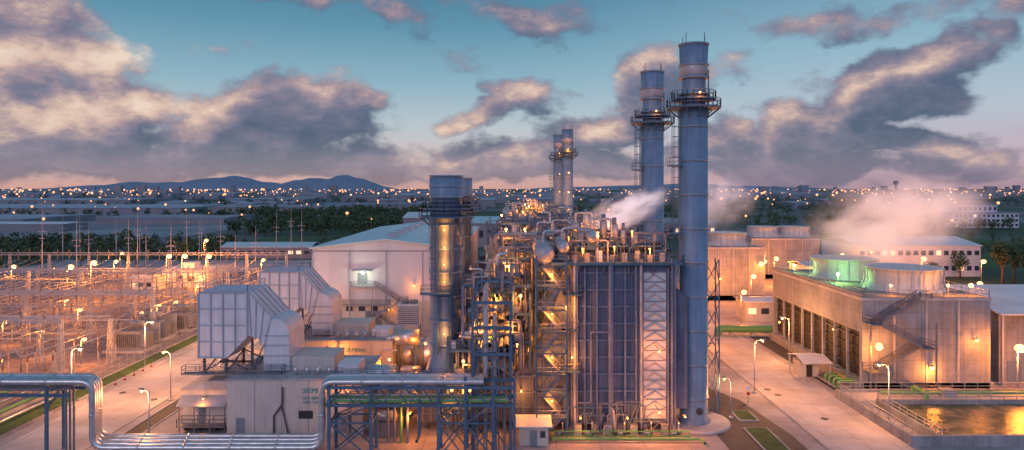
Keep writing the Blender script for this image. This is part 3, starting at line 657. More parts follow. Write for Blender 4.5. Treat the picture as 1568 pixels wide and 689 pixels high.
for k in range(9): b.bx(-2.3,2.3,-1.68,-1.602,5.3+k*.45,5.5+k*.45,'steel_grey')
b.fin()
# ------------------------------------------------------------------ cooling towers
def cooling_tower(x0,x1,y0,y1,h,fans,stairs=True):
    b=B('cooling_tower',(0,0,0))
    b.part('walls'); b.bx(x0+.9,x1-.9,y0+.02,y1-.02,2.2,h-.3,'louvre')
    b.bx(x0,x1,y0,y1,h*.62,h,'tower_concrete'); b.bx(x0,x1,y0-.02,y0+.8,0,h*.62-.002,'tower_concrete'); b.bx(x0,x1,y1-.8,y1,0,h*.62-.002,'tower_concrete')
    b.bx(x0-.6,x1+.6,y0-.02,y1+.3,0,1.6,'tower_concrete')
    b.part('columns'); n=int((y1-y0)/5)
    for i in range(n+1):
        y=y0+.9+(y1-y0-1.8)*i/n
        for x in(x0+.1,x1-.6): b.bx(x,x+.4,y-.2,y+.2,1.602,h*.62-.002,'tower_concrete')
    for z in(3.5,5.3,7.1,8.9): b.bx(x0+.45,x0+.7,y0+.8,y1-.8,z-.06,z+.06,'steel_dark')
    b.part('parapet'); b.bx(x0-.15,x1+.15,y0-.15,y1+.15,h-.6,h-.1,'kerb'); b.bx(x0-.1,x0+.25,y0-.1,y1+.1,h+.001,h+.5,'tower_concrete')
    b.rail([(x0+.3,y0,h),(x1-.2,y0,h),(x1-.2,y1-.2,h),(x0+.3,y1-.2,h),(x0+.3,y0,h)],'wire',1.2,1.8,.08)
    for k in range(1,4): xx=x0+(x1-x0)*k/4; b.bx(xx-.15,xx+.15,y0-.2,y0-.022,1.6,h-.61,'kerb')
    b.part('fan_stacks')
    for(fx,fy,fr) in fans:
        b.rev((fx,fy,h+.01),[(fr*1.08,0),(fr*.97,.8),(fr*.93,1.8),(fr*.95,3.),(fr*1.0,3.9),(fr*1.02,3.9),(fr*1.02,4.05),(fr*.9,4.0),(fr*.88,1.8)],'frp',40,False)
        for k in range(20):
            t=2*math.pi*k/20; c,s_=math.cos(t),math.sin(t); b.beam((fx+fr*1.09*c,fy+fr*1.09*s_,h),(fx+fr*1.0*c,fy+fr*1.0*s_,h+1.8),.14,'white_rib'); b.beam((fx+fr*1.0*c,fy+fr*1.0*s_,h+1.8),(fx+fr*1.04*c,fy+fr*1.04*s_,h+3.9),.14,'white_rib')
        b.cyl((fx,fy,h+1.8),(fx,fy,h+2.4),1.,'steel_grey')
        for k in range(8):
            t=2*math.pi*k/8; b.beam((fx,fy,h+2.1),(fx+fr*.85*math.cos(t),fy+fr*.85*math.sin(t),h+2.2),.7,'steel_grey',.1)
    if stairs:
        b.part('external_stairs'); y=y0-1.5
        xa,xb=x0+2,x0+9; zs=[h,h-4.2,h-8.2,h-12.2,0.1]
        for i in range(4):
            p,q=(xb,xa) if i%2==0 else (xa,xb)
            yy=y-(i%2)*1.3
            b.stair((p,yy,zs[i]),(q,yy,zs[i+1]),1.2,'steel_grey',True,.12)
            lx=(q-2,q) if q==xa else (q,q+2)
            b.deck(lx[0],lx[1],y-1.3,y0-.05,zs[i+1] if i<3 else .2,'steel_grey',.15,'steel_grey')
        b.deck(xb,xb+2,y-.1,y0-.05,h,'kerb',.15,'steel_grey')
        for x in(xa-2,xb+2): b.beam((x,y-1.3,0),(x,y-1.3,h-4),.22,'steel_grey')
    b.fin()
cooling_tower(60,82,117,157,16.2,[(73,127.5,6.5),(70,144,6.3)])
cooling_tower(59,78,211,240,16.6,[(69,219,5.8)],False)
cooling_tower(92,118,262,300,15.5,[(100,272,6),(112,272,6)],False)
wall_lamp(61.,114.2,8.6,2600,(0,-1),.6,None,.9); wall_lamp(71.4,116.8,4.4,1400,(0,-1),.38,None,1.5); wall_lamp(59.6,150,5.4,300,(-1,0)); wall_lamp(59.6,125,9,120,(-1,0),.16); wall_lamp(79.,116.8,9,600,(0,-1),.24,None,1.5)
wall_lamp(76.5,210.6,11.5,1800,(0,-1),.7,None,2.4); wall_lamp(64,210.6,7,700,(0,-1),.3,None,2.)
def deck_lamp(x,y,z,p,col,r=.25):
    b=B('deck_lamp',(x,y,z)); b.beam((0,0,0),(0,0,1.5),.09,'wire'); b.bx(-.2,.2,-.2,.2,0,.06,'wire'); b.sph((0,0,1.7),r,'bulb_white' if col!=SOD else 'bulb'); b.light((0,-.5,1.9),p,col); b.fin()
deck_lamp(66,119,16.2,700,SOD); deck_lamp(64.2,134.5,16.2,1300,(.40,1,.25)); deck_lamp(62,150,16.2,700,(.5,1,.3)); deck_lamp(80,119,16.2,1000,SOD,.4); deck_lamp(81,134,16.2,2200,SOD,.4); deck_lamp(76,119,16.2,900,SOD)
street_lamp(84.8,114.5,8.2,5200,(0,-.6),.85)
b=B('shelter',(54.9,126,0)); b.part('roof'); b.prismy([(-3.6,3.4),(0,4.1),(3.6,3.4),(3.6,3.55),(0,4.25),(-3.6,3.55)],-2.6,2.6,'roof_white')
b.part('posts'); 
for x in(-2.3,2.3):
    for y in(-3.2,3.2): b.beam((x,y,0),(x,y,3.5),.2,'wire')
b.part('room'); b.bx(-1.8,1.8,.2,3.,.05,2.9,'cream_wall'); b.bx(-.5,.6,.14,.198,.05,2.2,'louvre'); b.fin()
b=B('sunken_planter',(57.8,128,0)); b.bx(-1.5,1.5,-9,9,.05,.3,'kerb'); b.bx(-1.3,1.3,-8.8,8.8,.2,.4,'gravel'); b.fin()
b=B('cooling_water_pipe'); b.pipe([(48.8,162,-.5),(48.8,162,1.3),(50,162,1.5),(64,161,1.5),(64,157.5,1.5)],.85,'green_pipe',16,1.5); b.pipe([(60,165,1.2),(75,165,1.2)],.5,'green_pipe',12)
for x in(52,57,62): b.bx(x-.4,x+.4,161,162.6,.0,.8,'kerb')
b.fin()
b=B('valve_manifold'); 
for k in range(4): b.pipe([(56.6,118.5+k*1.6,.1),(56.6,118.5+k*1.6,1.4),(60.5,118.5+k*1.6,1.4)],.25,'green_pipe',8); b.cyl((57.6,118.5+k*1.6,1.4),(57.6,118.5+k*1.6,2.2),.1,'steel_grey'); b.cyl((57.6,118.5+k*1.6,2.15),(57.6,118.5+k*1.6,2.25),.35,'orange_paint')
b.fin()
b=B('settling_basin'); x0,x1,y0,y1=53.8,92,92,113.6
b.part('walls')
b.bx(x0,x1,y0,y0+.6,0,1.5,'tower_concrete'); b.bx(x0,x1,y1-.6,y1,0,1.5,'tower_concrete'); b.bx(x0,x0+.6,y0+.6,y1-.6,0,1.5,'tower_concrete'); b.bx(x1-.6,x1,y0+.6,y1-.6,0,1.5,'tower_concrete')
b.bx(x0+4,x1-.6,y1-5.6,y1-5.1,0,1.4,'tower_concrete'); b.bx(x0+.6,x1-.6,y1-5.1,y1-.6,.03,1.1,'kerb'); b.bx(x0+4,x0+4.5,y0+.6,y1-5.6,0,1.4,'tower_concrete')
b.part('railing'); b.rail([(x0+.3,y0+.3,1.5),(x0+.3,y1-.3,1.5),(x1,y1-.3,1.5)],'wire',1.1,2,.08); b.rail([(x0+4.2,y0,1.4),(x0+4.2,y1-5.4,1.4),(x1,y1-5.4,1.4)],'wire',1.1,2,.08)
b.part('pipework'); b.pipe([(x0+6,y1-2.5,1.6),(x1-2,y1-2.5,1.6)],.3,'green_pipe',8); b.pipe([(x0+12,y1-1.5,1.5),(x0+12,y1-1.5,2.4),(x0+12,y1-5.3,2.4),(x0+12,y1-5.3,1)],.25,'green_pipe',8); b.bx(x0+16,x0+18,y1-3.4,y1-1.6,1.1,2.2,'transformer_grey')
b.fin()
b=B('basin_water'); b.add([(x0+4.5,y0+.6,.7),(x1-.6,y0+.6,.7),(x1-.6,y1-5.6,.7),(x0+4.5,y1-5.6,.7)],[(0,1,2,3)],'water'); b.fin()
b=B('perimeter_railing'); b.rail([(55.6,114.0,.05),(83,114.0,.05)],'wire',1.3,2.2,.08); b.fin()
b=B('sludge_shed'); b.part('walls'); b.bx(87,112,122,150,0,12.5,'tower_concrete'); b.part('roof'); b.prismy([(119.5,12.6),(136,15.4),(152,12.6),(152,12.85),(136,15.7),(119.5,12.85)],85.6,113,'roof_white'); b.part('posts'); 
for x in(86.2,92,98): b.beam((x,120,0),(x,120,12.6),.4,'wire')
b.part('windows'); b.bx(88.5,91,121.9,121.99,.1,4,'door_grey'); b.bx(93,99,121.9,121.99,5,8,'louvre'); b.fin()
# ------------------------------------------------------------------ other plant buildings
def building(name,x0,x1,y0,y1,h,wall='hall_wall',roof='roof_white',floors=1,lit=.15,gable=1.5,seed=1,cols=None):
    rr=random.Random(seed); b=B(name,((x0+x1)/2,(y0+y1)/2,0)); w=(x1-x0)/2; d=(y1-y0)/2
    b.part('walls'); b.bx(-w,w,-d,d,0,h,wall)
    b.part('roof')
    if gable: b.prismy([(-d-.5,h),(0,h+gable),(d+.5,h),(d+.5,h+.25),(0,h+gable+.25),(-d-.5,h+.25)],-w-.5,w+.5,roof)
    else: b.bx(-w-.3,w+.3,-d-.3,d+.3,h,h+.5,roof); b.bx(-w*.3,w*.2,-d*.4,d*.4,h+.5,h+2.4,wall)
    b.part('windows'); n=cols or max(3,int(2*w/4)); fh=h/floors
    for f in range(floors):
        for i in range(n):
            x=-w+2*w*(i+.5)/n; ww=2*w/n*.3
            b.bx(x-ww,x+ww,-d-.06,-d-.004,f*fh+fh*.4,f*fh+fh*.7,'win_lit' if rr.random()<lit else 'glass')
    b.fin()
building('pump_house',61,71,178,186,5,'cream_wall','roof_white',1,.2,.6)
building('warehouse',136,184,268,300,12,'hall_wall','roof_white',2,.1,2.5,cols=16)
building('workshop_building',100,122,232,246,8,'hall_wall','roof_white',1,.1,1)
building('storage_shed',-143,-99,336,352,5.5,'haze_wall','hall_roof',1,.1,1.8)
building('guard_house',-128,-120,228,236,4.5,'white_paint','roof_white',1,.3,.6)
building('control_building',-122,-106,238,250,6,'white_paint','roof_white',1,.3,0)
building('workshop_building',-40,-24,300,320,16,'haze_wall','roof_white',2,.1,1)
building('warehouse',-40,-8,400,440,14,'haze_wall','hall_roof',1,.1,3)
building('warehouse',-75,-30,470,520,14,'haze_wall','roof_white',1,.1,3)
building('warehouse',60,140,470,520,10,'haze_wall','roof_haze2',1,.1,3)
b=B('storage_tank',(86,255,0)); b.part('shell'); b.rev((0,0,0),[(8,0),(8,10),(8.1,10),(8.1,10.3),(.1,11.6)],'white_paint',36); b.part('stairs'); b.rail([(8.1*math.cos(t/10),8.1*math.sin(t/10),10.3) for t in range(0,63,3)],'wire'); b.fin()
b=B('office_building',(0,0,0)); b.part('walls')
ox0,ox1,oy=380,438,590
b.bx(ox0,ox1,oy,oy+30,0,13,'white_paint'); b.bx(ox0+6,ox1-16,oy+4,oy+26,13.3,20,'white_paint'); b.bx(ox0+18,ox1-26,oy+8,oy+22,20.3,25,'haze_wall')
b.part('roof'); b.bx(ox0-1,ox1+1,oy-1,oy+31,13,13.4,'roof_haze'); b.bx(ox0+5,ox1-15,oy+3,oy+27,20,20.4,'roof_haze'); b.prismy([(oy+6,25),(oy+15,29),(oy+24,25)],ox0+16,ox1-24,'roof_haze')
b.part('windows')
for f in range(3):
    for i in range(14): x=ox0+3+i*4.; b.bx(x,x+2.2,oy-.1,oy-.01,1.5+f*4,3.6+f*4,'win_lit' if (i*7+f*3)%17==0 else 'glass')
for i in range(8): x=ox0+9+i*4.3; b.bx(x,x+2.2,oy+3.9,oy+3.99,15,18,'glass')
b.fin()
b=B('control_tower',(900,1600,0)); b.part('shaft'); b.rev((0,0,0),[(6,0),(4,8),(3,38),(3.,42)],'haze_wall',16); b.part('cab'); b.rev((0,0,42),[(4,0),(6,2),(6,3),(5.5,6),(6,7),(1.5,9)],'haze_wall',16); b.fin()
# ------------------------------------------------------------------ switchyard
rr=random.Random(99)
for gi,y in enumerate((121,136,152,170,192,216,242)):
    b=B('switchyard_gantry',(0,y,0)); h=11.5 if gi%2==0 else 9.; xs=list(range(-80,-206,-14))
    b.part('columns')
    for x in xs: b.mast(x,0,0.03,h,1.0,.5,'wire',1.8,.11); 
    b.part('beams'); b.truss((xs[0],0,h),(xs[-1],0,h),.8,'wire',.11,1.6)
    b.part('insulators')
    for x in xs[:-1]:
        for k in(3,7,11):
            b.cyl((x-k,0,h-.4),(x-k,0,h-1.9),.14,'porcelain',n=6)
            if gi%2==0: b.cyl((x-k,0,h+.4),(x-k,0,h+1.5),.14,'porcelain',n=6)
    b.fin()
b=B('overhead_conductors')
ys=(121,136,152,170,192,216,242); hs=[11.5 if i%2==0 else 9. for i in range(7)]
for x in range(-80,-192,-14):
    for k in(3,7,11):
        for i in range(6):
            p=Vector((x-k,ys[i],hs[i]-2)); q=Vector((x-k,ys[i+1],hs[i+1]-2)); pr=p
            for t in range(1,6):
                f=t/5; c=p.lerp(q,f)-Vector((0,0,4*f*(1-f)*.8)); b.beam(pr,c,.08,'wire'); pr=c
b.fin()
b=B('busbar_array'); b.part('tubes')
for x in range(-81,-200,-4):
    if (x//4)%4==0: continue
    for ya,yb in((118,148),(156,188),(196,238)): b.cyl((x,ya,5.6),(x,yb,5.6),.12,'wire',n=6)
for y in(126,131,144,160,175,200,228): b.cyl((-80,y,7.1),(-198,y,7.1),.11,'wire',n=6)
b.part('post_insulators')
for x in range(-81,-200,-4):
    for y in range(119,242,7):
        if rr.random()<.22: continue
        yy=y+rr.uniform(-.8,.8); b.beam((x,yy,0),(x,yy,3),.18,'wire'); b.cyl((x,yy,3),(x,yy,5.4),.17,'porcelain',.11,6)
        if rr.random()<.4: b.bx(x-.35,x+.35,yy-.35,yy+.35,.9,1.9,'transformer_grey')
        if rr.random()<.3: b.beam((x,yy,5.5),(x-1.6,yy,7.2),.1,'wire')
b.fin()
def transformer(x,y,s=1.):
    b=B('power_transformer',(x,y,0)); b.part('plinth'); b.bx(-4.4*s,4.4*s,-3.2*s,3.2*s,.02,.5,'kerb')
    b.part('tank'); b.bx(-2.6*s,2.6*s,-1.4*s,1.4*s,.5,4.1*s,'transformer_grey'); b.bx(-2.8*s,2.8*s,-1.6*s,1.6*s,4.1*s,4.3*s,'transformer_grey')
    b.part('radiators')
    for sx in(-1,1):
        for k in range(9): b.bx(min(sx*2.75*s,sx*4.1*s),max(sx*2.75*s,sx*4.1*s),(-1.4+k*.34)*s,(-1.3+k*.34)*s,1.,3.9*s,'transformer_grey')
    for k in range(12): b.bx((-2.4+k*.42)*s,(-2.3+k*.42)*s,-2.2*s,-1.42*s,1.,3.7*s,'transformer_grey')
    b.part('conservator'); b.cyl((-2*s,1.2*s,5.6*s),(2*s,1.2*s,5.6*s),.55*s,'transformer_grey')
    for k in(-1.4,1.4): b.beam((k*s,1.2*s,4.2*s),(k*s,1.2*s,5.3*s),.15,'steel_grey')
    b.part('bushings')
    for k in(-1.5,0,1.5): b.cyl((k*s,-.4*s,4.3*s),(k*1.15*s,-.7*s,6.4*s),.22*s,'porcelain',.12,8)
    b.part('blast_wall'); b.bx(-4.4,4.4,3.3,3.6,.02,5.2,'transformer_grey'); b.fin()
for x,y in((-82,147),(-83.5,157.5),(-82,168),(-83,179),(-82,190),(-83,202)): transformer(x,y)
for x,y in((-129,198),(-129,209),(-116,229),(-111,229.5),(-102.6,229),(-134,297)): street_lamp(x,y,12,10000,(1.,0),.85)
for x,y in((-88,161),(-89,171),(-87.5,176.5),(-86.7,184),(-97,140),(-105,165),(-95,205),(-112,150),(-118,180),(-100,128),(-125,140),(-140,165),(-92,120),(-84,133)): street_lamp(x,y,5.5,2300,(.7,0),.42)
for x,y in((-76,212),(-90,245),(-140,240),(-155,270),(-75,262),(-165,225)): street_lamp(x,y,9,7000,(.8,0),.7)
for x,y in((-71,110),(-71,132),(-71,155),(-71,180),(-71,208)): street_lamp(x,y,9,5500,(1.4,0),.3,SOFT)
for i in range(34):
    x=rr.uniform(-240,-85); y=rr.uniform(205,330)
    b=B('lightning_mast',(x,y,0)); h=rr.uniform(18,30); b.part('pole'); b.cyl((0,0,0),(0,0,h*.7),.2,'wire',.14,8); b.cyl((0,0,h*.7),(0,0,h),.1,'wire',.04,6); b.part('crossarm'); b.beam((-1.6,0,h*.66),(1.6,0,h*.66),.14,'wire'); b.beam((-1.1,0,h*.58),(1.1,0,h*.58),.14,'wire')
    for k in(-1.5,1.5): b.cyl((k,0,h*.66),(k,0,h*.66-.9),.1,'porcelain',n=6)
    b.fin()
b=B('chain_link_fence'); 
for xa,ya,xb,yb in((-75.6,114,-75.6,290),(-75.6,114,-120,114)):
    b.rail([(xa,ya,.03),(xb,yb,.03)],'wire',2.2,2.5,.06)
b.fin()
# ------------------------------------------------------------------ street lamps
street_lamp(33.2,103.5,6,900,(-1,0),.14,SOFT); street_lamp(41.2,116,9,4800,(1.4,0),.2,SOFT); street_lamp(55.2,100,9,4500,(-1.4,0),.2,SOFT); street_lamp(55.2,136,9,5000,(-1.4,0),.2,SOFT)
street_lamp(-56,112,8,3500,(-1.2,0),.2,SOFT); street_lamp(-50,94,7,1800,(-1,0),.16,SOFT)
for x,y,p in((57,170,5000),(40.8,150,5000),(41,190,7000),(56,205,5000),(41,235,8000),(84,190,6000),(90,205,6000),(126,185,8000),(132,215,9000),(88,240,8000),(104,225,8000),(126,262,9000),(150,250,9000),(165,240,8000),(35,170,4500),(118,170,7000),(96,250,8000),(70,200,5000)):
    street_lamp(x,y,9,p,(.8,0),.25+y/400)
for x,y in((-52,131),(-54,160),(-50.5,118)): street_lamp(x,y,6,2000,(-.7,0),.22,SOFT)
wall_lamp(-30.5,119.7,7,800); wall_lamp(-43.8,97.6,5.0,180,(0,-1),.12); wall_lamp(-24,95.6,7.2,300,(0,-1),.12); wall_lamp(-15,119,8,1500); wall_lamp(-20,112,7,1500)
for x,y,z,p in((1.3,97.2,6.2,500),(-8,94.5,5,650),(-14,94.5,4,650),(9.5,95.4,3,380),(16,95.4,3,380),(24,95.4,3.2,400),(-12.4,128,14,1400),(-8,150,15,1800)): wall_lamp(x,y,z,p,(0,-1),.13)
def car(x,y,rz,mat):
    b=B('parked_car',(x,y,0.04)); b.part('body'); prof=[(-2.2,.35),(2.2,.35),(2.25,.75),(1.3,.95),(.6,1.45),(-1.2,1.48),(-1.9,1.),(-2.25,.9)]
    b.prism(prof,-.85,.85,mat); b.part('windows'); b.prism([(1.15,.98),(.55,1.38),(-1.1,1.4),(-1.6,1.02)],-.87,.87,'glass'); b.part('wheels')
    for wx in(-1.4,1.4):
        for wy in(-.8,.8): b.cyl((wx,wy-.12,.33),(wx,wy+.12,.33),.33,'tyre')
    o=b.fin(); o.rotation_euler=(0,0,rz)
car(-66,176,math.pi/2,'car_white'); car(-66,184,math.pi/2,'car_red'); car(37,165,math.pi/2,'car_white')
for k in range(5):
    b=B('traffic_cone',(-70.3,121+k*3.,0.03)); b.bx(-.25,.25,-.25,.25,.01,.06,'car_red'); b.cyl((0,0,.06),(0,0,.8),.2,'car_red',.05,10); b.cyl((0,0,.35),(0,0,.5),.16,'white_paint',.12,10); b.fin()
b=B('road_sign',(38.4,111,0)); b.cyl((0,0,0),(0,0,2.6),.05,'wire',n=6); b.cyl((0,-.06,2.4),(0,-.1,2.4),.4,'roof_white',n=16); b.cyl((0,-.06,1.5),(0,-.1,1.5),.3,'car_red',n=16); b.fin()
# ------------------------------------------------------------------ trees
def crown(b,c,rx,rz,n,size,mat,rr):
    vs=[];fs=[]
    lob=[(rr.uniform(-.55,.55)*rx,rr.uniform(-.55,.55)*rx,rr.uniform(-.5,.6)*rz,rr.uniform(.35,.6)) for _ in range(6)]
    for i in range(n):
        l=rr.choice(lob); d=Vector((rr.gauss(0,1),rr.gauss(0,1),rr.gauss(0,1))).normalized()*(rr.random()**.4)*l[3]
        p=Vector((c[0]+l[0]+d.x*rx,c[1]+l[1]+d.y*rx,c[2]+l[2]+d.z*rz))
        u=Vector((rr.gauss(0,1),rr.gauss(0,1),rr.gauss(0,.6))).normalized()*size*rr.uniform(.5,1.1); v=u.orthogonal().normalized()*size*rr.uniform(.4,1.)
        o=len(vs); vs+=[p-u-v*.4,p+u*.3-v,p+u+v*.3,p-u*.2+v]; fs.append((o,o+1,o+2,o+3))
    b.add(vs,fs,mat)
def tree(x,y,h,r,seed,n=420):
    rr=random.Random(seed); b=B('broadleaf_tree',(x,y,0)); b.part('trunk'); b.cyl((0,0,0),(0,0,h*.5),.035*h,'bark',.02*h,8)
    for k in range(6): a=k*1.05; b.cyl((0,0,h*(.3+.04*k)),(r*.6*math.cos(a),r*.6*math.sin(a),h*.7),.014*h,'bark',.005*h,6)
    b.part('crown'); crown(b,(0,0,h*.62),r,h*.46,n,h*.045,'leaf',rr); b.fin()
for i,(x,y,h,r) in enumerate(((176,245,15,4.5),(183,249,14,4),(190,252,16,5),(186,243,11,4),(172,262,10,4),(158,258,7,3.5),(196,240,12,4),(120,205,6,2.6),(140,232,6,3))): tree(x,y,h,r,i)
def trees(name,regions,mat,seed):
    rr=random.Random(seed); b=B(name)
    for(x0,x1,y0,y1,n,hh) in regions:
        for i in range(n):
            x=rr.uniform(x0,x1); y=rr.uniform(y0,y1); h=hh*rr.uniform(.6,1.3)
            b.cyl((x,y,0),(x,y,h*.5),.25,'bark',.15,5); crown(b,(x,y,h*.56),h*.5,h*.45,46,h*.10,mat,rr)
    b.fin()
trees('distant_trees',[(-290,-150,300,400,140,8),(-400,-230,330,450,100,7),(-215,-60,480,640,220,11),(-330,-60,700,900,240,12),(-110,-40,365,395,26,7),(-700,-330,760,860,60,9)],'leaf',1)
trees('distant_trees',[(120,420,540,760,190,9),(190,330,330,470,60,7),(80,120,400,450,16,8),(60,500,850,1100,170,10),(330,460,560,586,30,9)],'leaf',2)
trees('distant_trees',[(-1500,-100,1000,1700,300,13),(100,1400,1150,1800,260,13)],'leaf_haze',3)
for x0,x1,y0,y1 in((-170,-80,440,475),(110,320,400,520),(-190,-60,380,430),(200,330,300,390)): sheet('grass_field',x0,x1,y0,y1,.03,'grass')
sheet('open_ground',-760,-235,470,900,.03,'pale_land')
# ------------------------------------------------------------------ distant industrial estate / town
rr=random.Random(44)
b=B('distant_industrial_estate'); 
def shed(x,y,w,d,h,wall,roof):
    b.bx(x-w/2,x+w/2,y,y+d,0,h,wall); b.prismy([(y-.5,h),(y+d/2,h+h*.2),(y+d+.5,h)],x-w/2-.5,x+w/2+.5,roof)
shed(-560,620,230,110,6,'haze_wall','roof_haze3'); shed(-330,640,120,90,6,'haze_wall','roof_haze2'); shed(-640,900,420,220,8,'haze_wall','roof_haze3'); shed(-330,930,170,150,8,'haze_wall','roof_haze2')
shed(-390,540,70,34,6,'haze_wall','roof_white'); shed(-215,1000,160,90,10,'haze_wall','roof_haze'); shed(-900,1250,400,180,12,'haze_wall','roof_haze3')
for i in range(260):
    y=950+3600*rr.random()**.8; x=rr.uniform(-.78,.78)*y
    w=rr.uniform(20,110)*(y/2500+.3); h=rr.uniform(4,11)*(1+y/6000)
    shed(x,y,w,rr.uniform(30,90),h,rr.choice(('haze_wall','haze_wall','roof_haze')),rr.choice(('roof_haze','roof_haze2','roof_haze3','roof_haze3')))
for i in range(60):
    y=rr.uniform(2600,5500); x=rr.uniform(-.78,.78)*y; w=rr.uniform(8,22); b.bx(x-w,x+w,y,y+20,0,rr.uniform(20,50),rr.choice(('haze_wall','roof_haze','roof_haze2')))
b.fin()
b=B('town_street_lights')
for i in range(900):
    y=450+4600*rr.random()**.75; x=rr.uniform(-.78,.78)*y
    if y<800 and rr.random()<.6: continue
    if x>0 and rr.random()<.2: continue
    z=rr.uniform(8,13)+ (y/420); r=.45+y*.0006
    b.cyl((x,y,0),(x,y,z),.12+y*.00006,'steel_grey',n=4,cap=False); b.sph((x,y,z),r*rr.choice((.5,.6,.8,1,1,1.2,1.5,1.9)),'town_bulb' if rr.random()<.88 else 'town_bulb_w',5)
b.fin()
def hill(x,y,w,h,seed):
    rr=random.Random(seed); b=B('hills'); n=60; vs=[];fs=[]
    ph=[rr.uniform(0,6) for _ in range(6)]
    for j,fy in enumerate((-1,-.6,-.3,0,.5,1)):
        for i in range(n+1):
            t=i/n*2-1; e=(max(0,1-abs(t)**1.8))*(1+.13*math.sin(t*7+ph[0])+.06*math.sin(t*15+ph[1])+.02*math.sin(t*31+ph[2])); vs.append((x+t*w,y+fy*900,h*e*(1-abs(fy))**.8))
    for j in range(5):
        for i in range(n): a=j*(n+1)+i; fs.append((a,a+1,a+n+2,a+n+1))
    b.add(vs,fs,'hill',True); b.fin()
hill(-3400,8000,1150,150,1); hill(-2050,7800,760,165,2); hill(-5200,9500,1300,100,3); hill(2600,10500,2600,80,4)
# ------------------------------------------------------------------ steam plumes
def plume(name,c,sc,rot,dens,glow,nscale):
    bpy.ops.mesh.primitive_uv_sphere_add(segments=16,ring_count=8,radius=1); o=bpy.context.object; o.name=name; o.location=c; o.scale=sc; o.rotation_euler=rot
    m=bpy.data.materials.new(name+'_vapour_glow'); m.use_nodes=True; nt=m.node_tree; N=nt.nodes; L=nt.links; N.clear()
    out=N.new('ShaderNodeOutputMaterial'); v=N.new('ShaderNodeVolumeScatter'); v.inputs['Color'].default_value=(1,1,1,1); v.inputs['Anisotropy'].default_value=.1
    tc=N.new('ShaderNodeTexCoord'); n=N.new('ShaderNodeTexNoise'); n.inputs['Scale'].default_value=nscale; n.inputs['Detail'].default_value=3.5; L.new(tc.outputs['Object'],n.inputs['Vector'])
    ln=N.new('ShaderNodeVectorMath'); ln.operation='LENGTH'; L.new(tc.outputs['Object'],ln.inputs[0])
    f=N.new('ShaderNodeMapRange'); f.interpolation_type='SMOOTHSTEP'; f.inputs[1].default_value=.98; f.inputs[2].default_value=.1; f.inputs[3].default_value=0; f.inputs[4].default_value=1; L.new(ln.outputs['Value'],f.inputs[0])
    nr=N.new('ShaderNodeMapRange'); nr.inputs[1].default_value=.42; nr.inputs[2].default_value=.64; nr.inputs[3].default_value=0; nr.inputs[4].default_value=1; L.new(n.outputs['Fac'],nr.inputs[0])
    mu=N.new('ShaderNodeMath'); mu.operation='MULTIPLY'; L.new(f.outputs[0],mu.inputs[0]); L.new(nr.outputs[0],mu.inputs[1])
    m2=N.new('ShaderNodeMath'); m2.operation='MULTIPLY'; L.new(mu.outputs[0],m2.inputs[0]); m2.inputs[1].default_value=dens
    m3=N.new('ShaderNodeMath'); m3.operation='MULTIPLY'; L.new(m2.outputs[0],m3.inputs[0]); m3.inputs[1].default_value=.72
    e=N.new('ShaderNodeEmission'); e.inputs[0].default_value=glow; L.new(m3.outputs[0],e.inputs[1]); a=N.new('ShaderNodeAddShader'); L.new(v.outputs[0],a.inputs[0]); L.new(e.outputs[0],a.inputs[1])  # added emission stands in for light scattered many times inside the steam
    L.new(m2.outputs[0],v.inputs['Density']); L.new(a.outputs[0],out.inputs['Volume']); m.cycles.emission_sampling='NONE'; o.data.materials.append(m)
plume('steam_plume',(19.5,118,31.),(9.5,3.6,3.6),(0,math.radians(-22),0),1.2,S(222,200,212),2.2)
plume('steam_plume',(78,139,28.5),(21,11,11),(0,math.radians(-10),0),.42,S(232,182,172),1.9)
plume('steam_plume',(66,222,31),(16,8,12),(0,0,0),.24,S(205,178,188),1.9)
# ------------------------------------------------------------------ world
w=bpy.data.worlds.new('World'); scene.world=w; w.use_nodes=True; nt=w.node_tree; N=nt.nodes; L=nt.links; N.clear()
K=1045.
blobs=[(80,150,130,90,1.2),(40,40,160,60,1.3),(190,110,80,70,.9),(250,170,110,40,.8),(120,225,320,40,1.2),(10,245,160,40,1.),
(470,165,135,54,1.7),(385,200,110,36,1.3),(540,125,45,40,.8),(350,245,280,28,1.1),(560,240,90,30,1.1),(640,262,260,18,.9),
(800,150,75,26,1.3),(730,182,55,20,1.),(870,34,120,30,1.),(740,240,120,26,1.2),(880,212,85,42,1.2),(1010,125,85,46,1.2),(960,180,80,34,1.),(860,262,190,20,1.),(1120,110,55,38,.9),
(1400,130,115,46,1.7),(1490,72,75,36,1.3),(1290,172,115,36,1.5),(1160,215,135,34,1.4),(1350,218,130,22,1.1),(1320,32,160,34,1.2),(1550,20,60,28,.8),(1430,208,110,20,1.),(1510,240,85,20,1.2),(1300,254,180,20,1.2),(1190,272,140,16,1.1),(1530,268,90,14,1.1),(500,8,140,16,.8),(1060,248,180,28,1.1),(25,180,40,12,.9)]
g=bpy.data.node_groups.new('cloud_density','ShaderNodeTree'); g.interface.new_socket('Dir',in_out='INPUT',socket_type='NodeSocketVector'); g.interface.new_socket('Density',in_out='OUTPUT',socket_type='NodeSocketFloat')
GN=g.nodes; GL=g.links; gi=GN.new('NodeGroupInput'); go=GN.new('NodeGroupOutput')
def gm(op,a,b=None,c=None,clamp=False):
    n=GN.new('ShaderNodeMath'); n.operation=op; n.use_clamp=clamp
    for i,v in enumerate((a,b,c)):
        if v is None: continue
        if isinstance(v,(int,float)): n.inputs[i].default_value=v
        else: GL.new(v,n.inputs[i])
    return n.outputs[0]
def gv(op,a,b):
    n=GN.new('ShaderNodeVectorMath'); n.operation=op
    for i,v in enumerate((a,b)):
        if v is None: continue
        if isinstance(v,tuple): n.inputs[i].default_value=v
        else: GL.new(v,n.inputs[i])
    return n
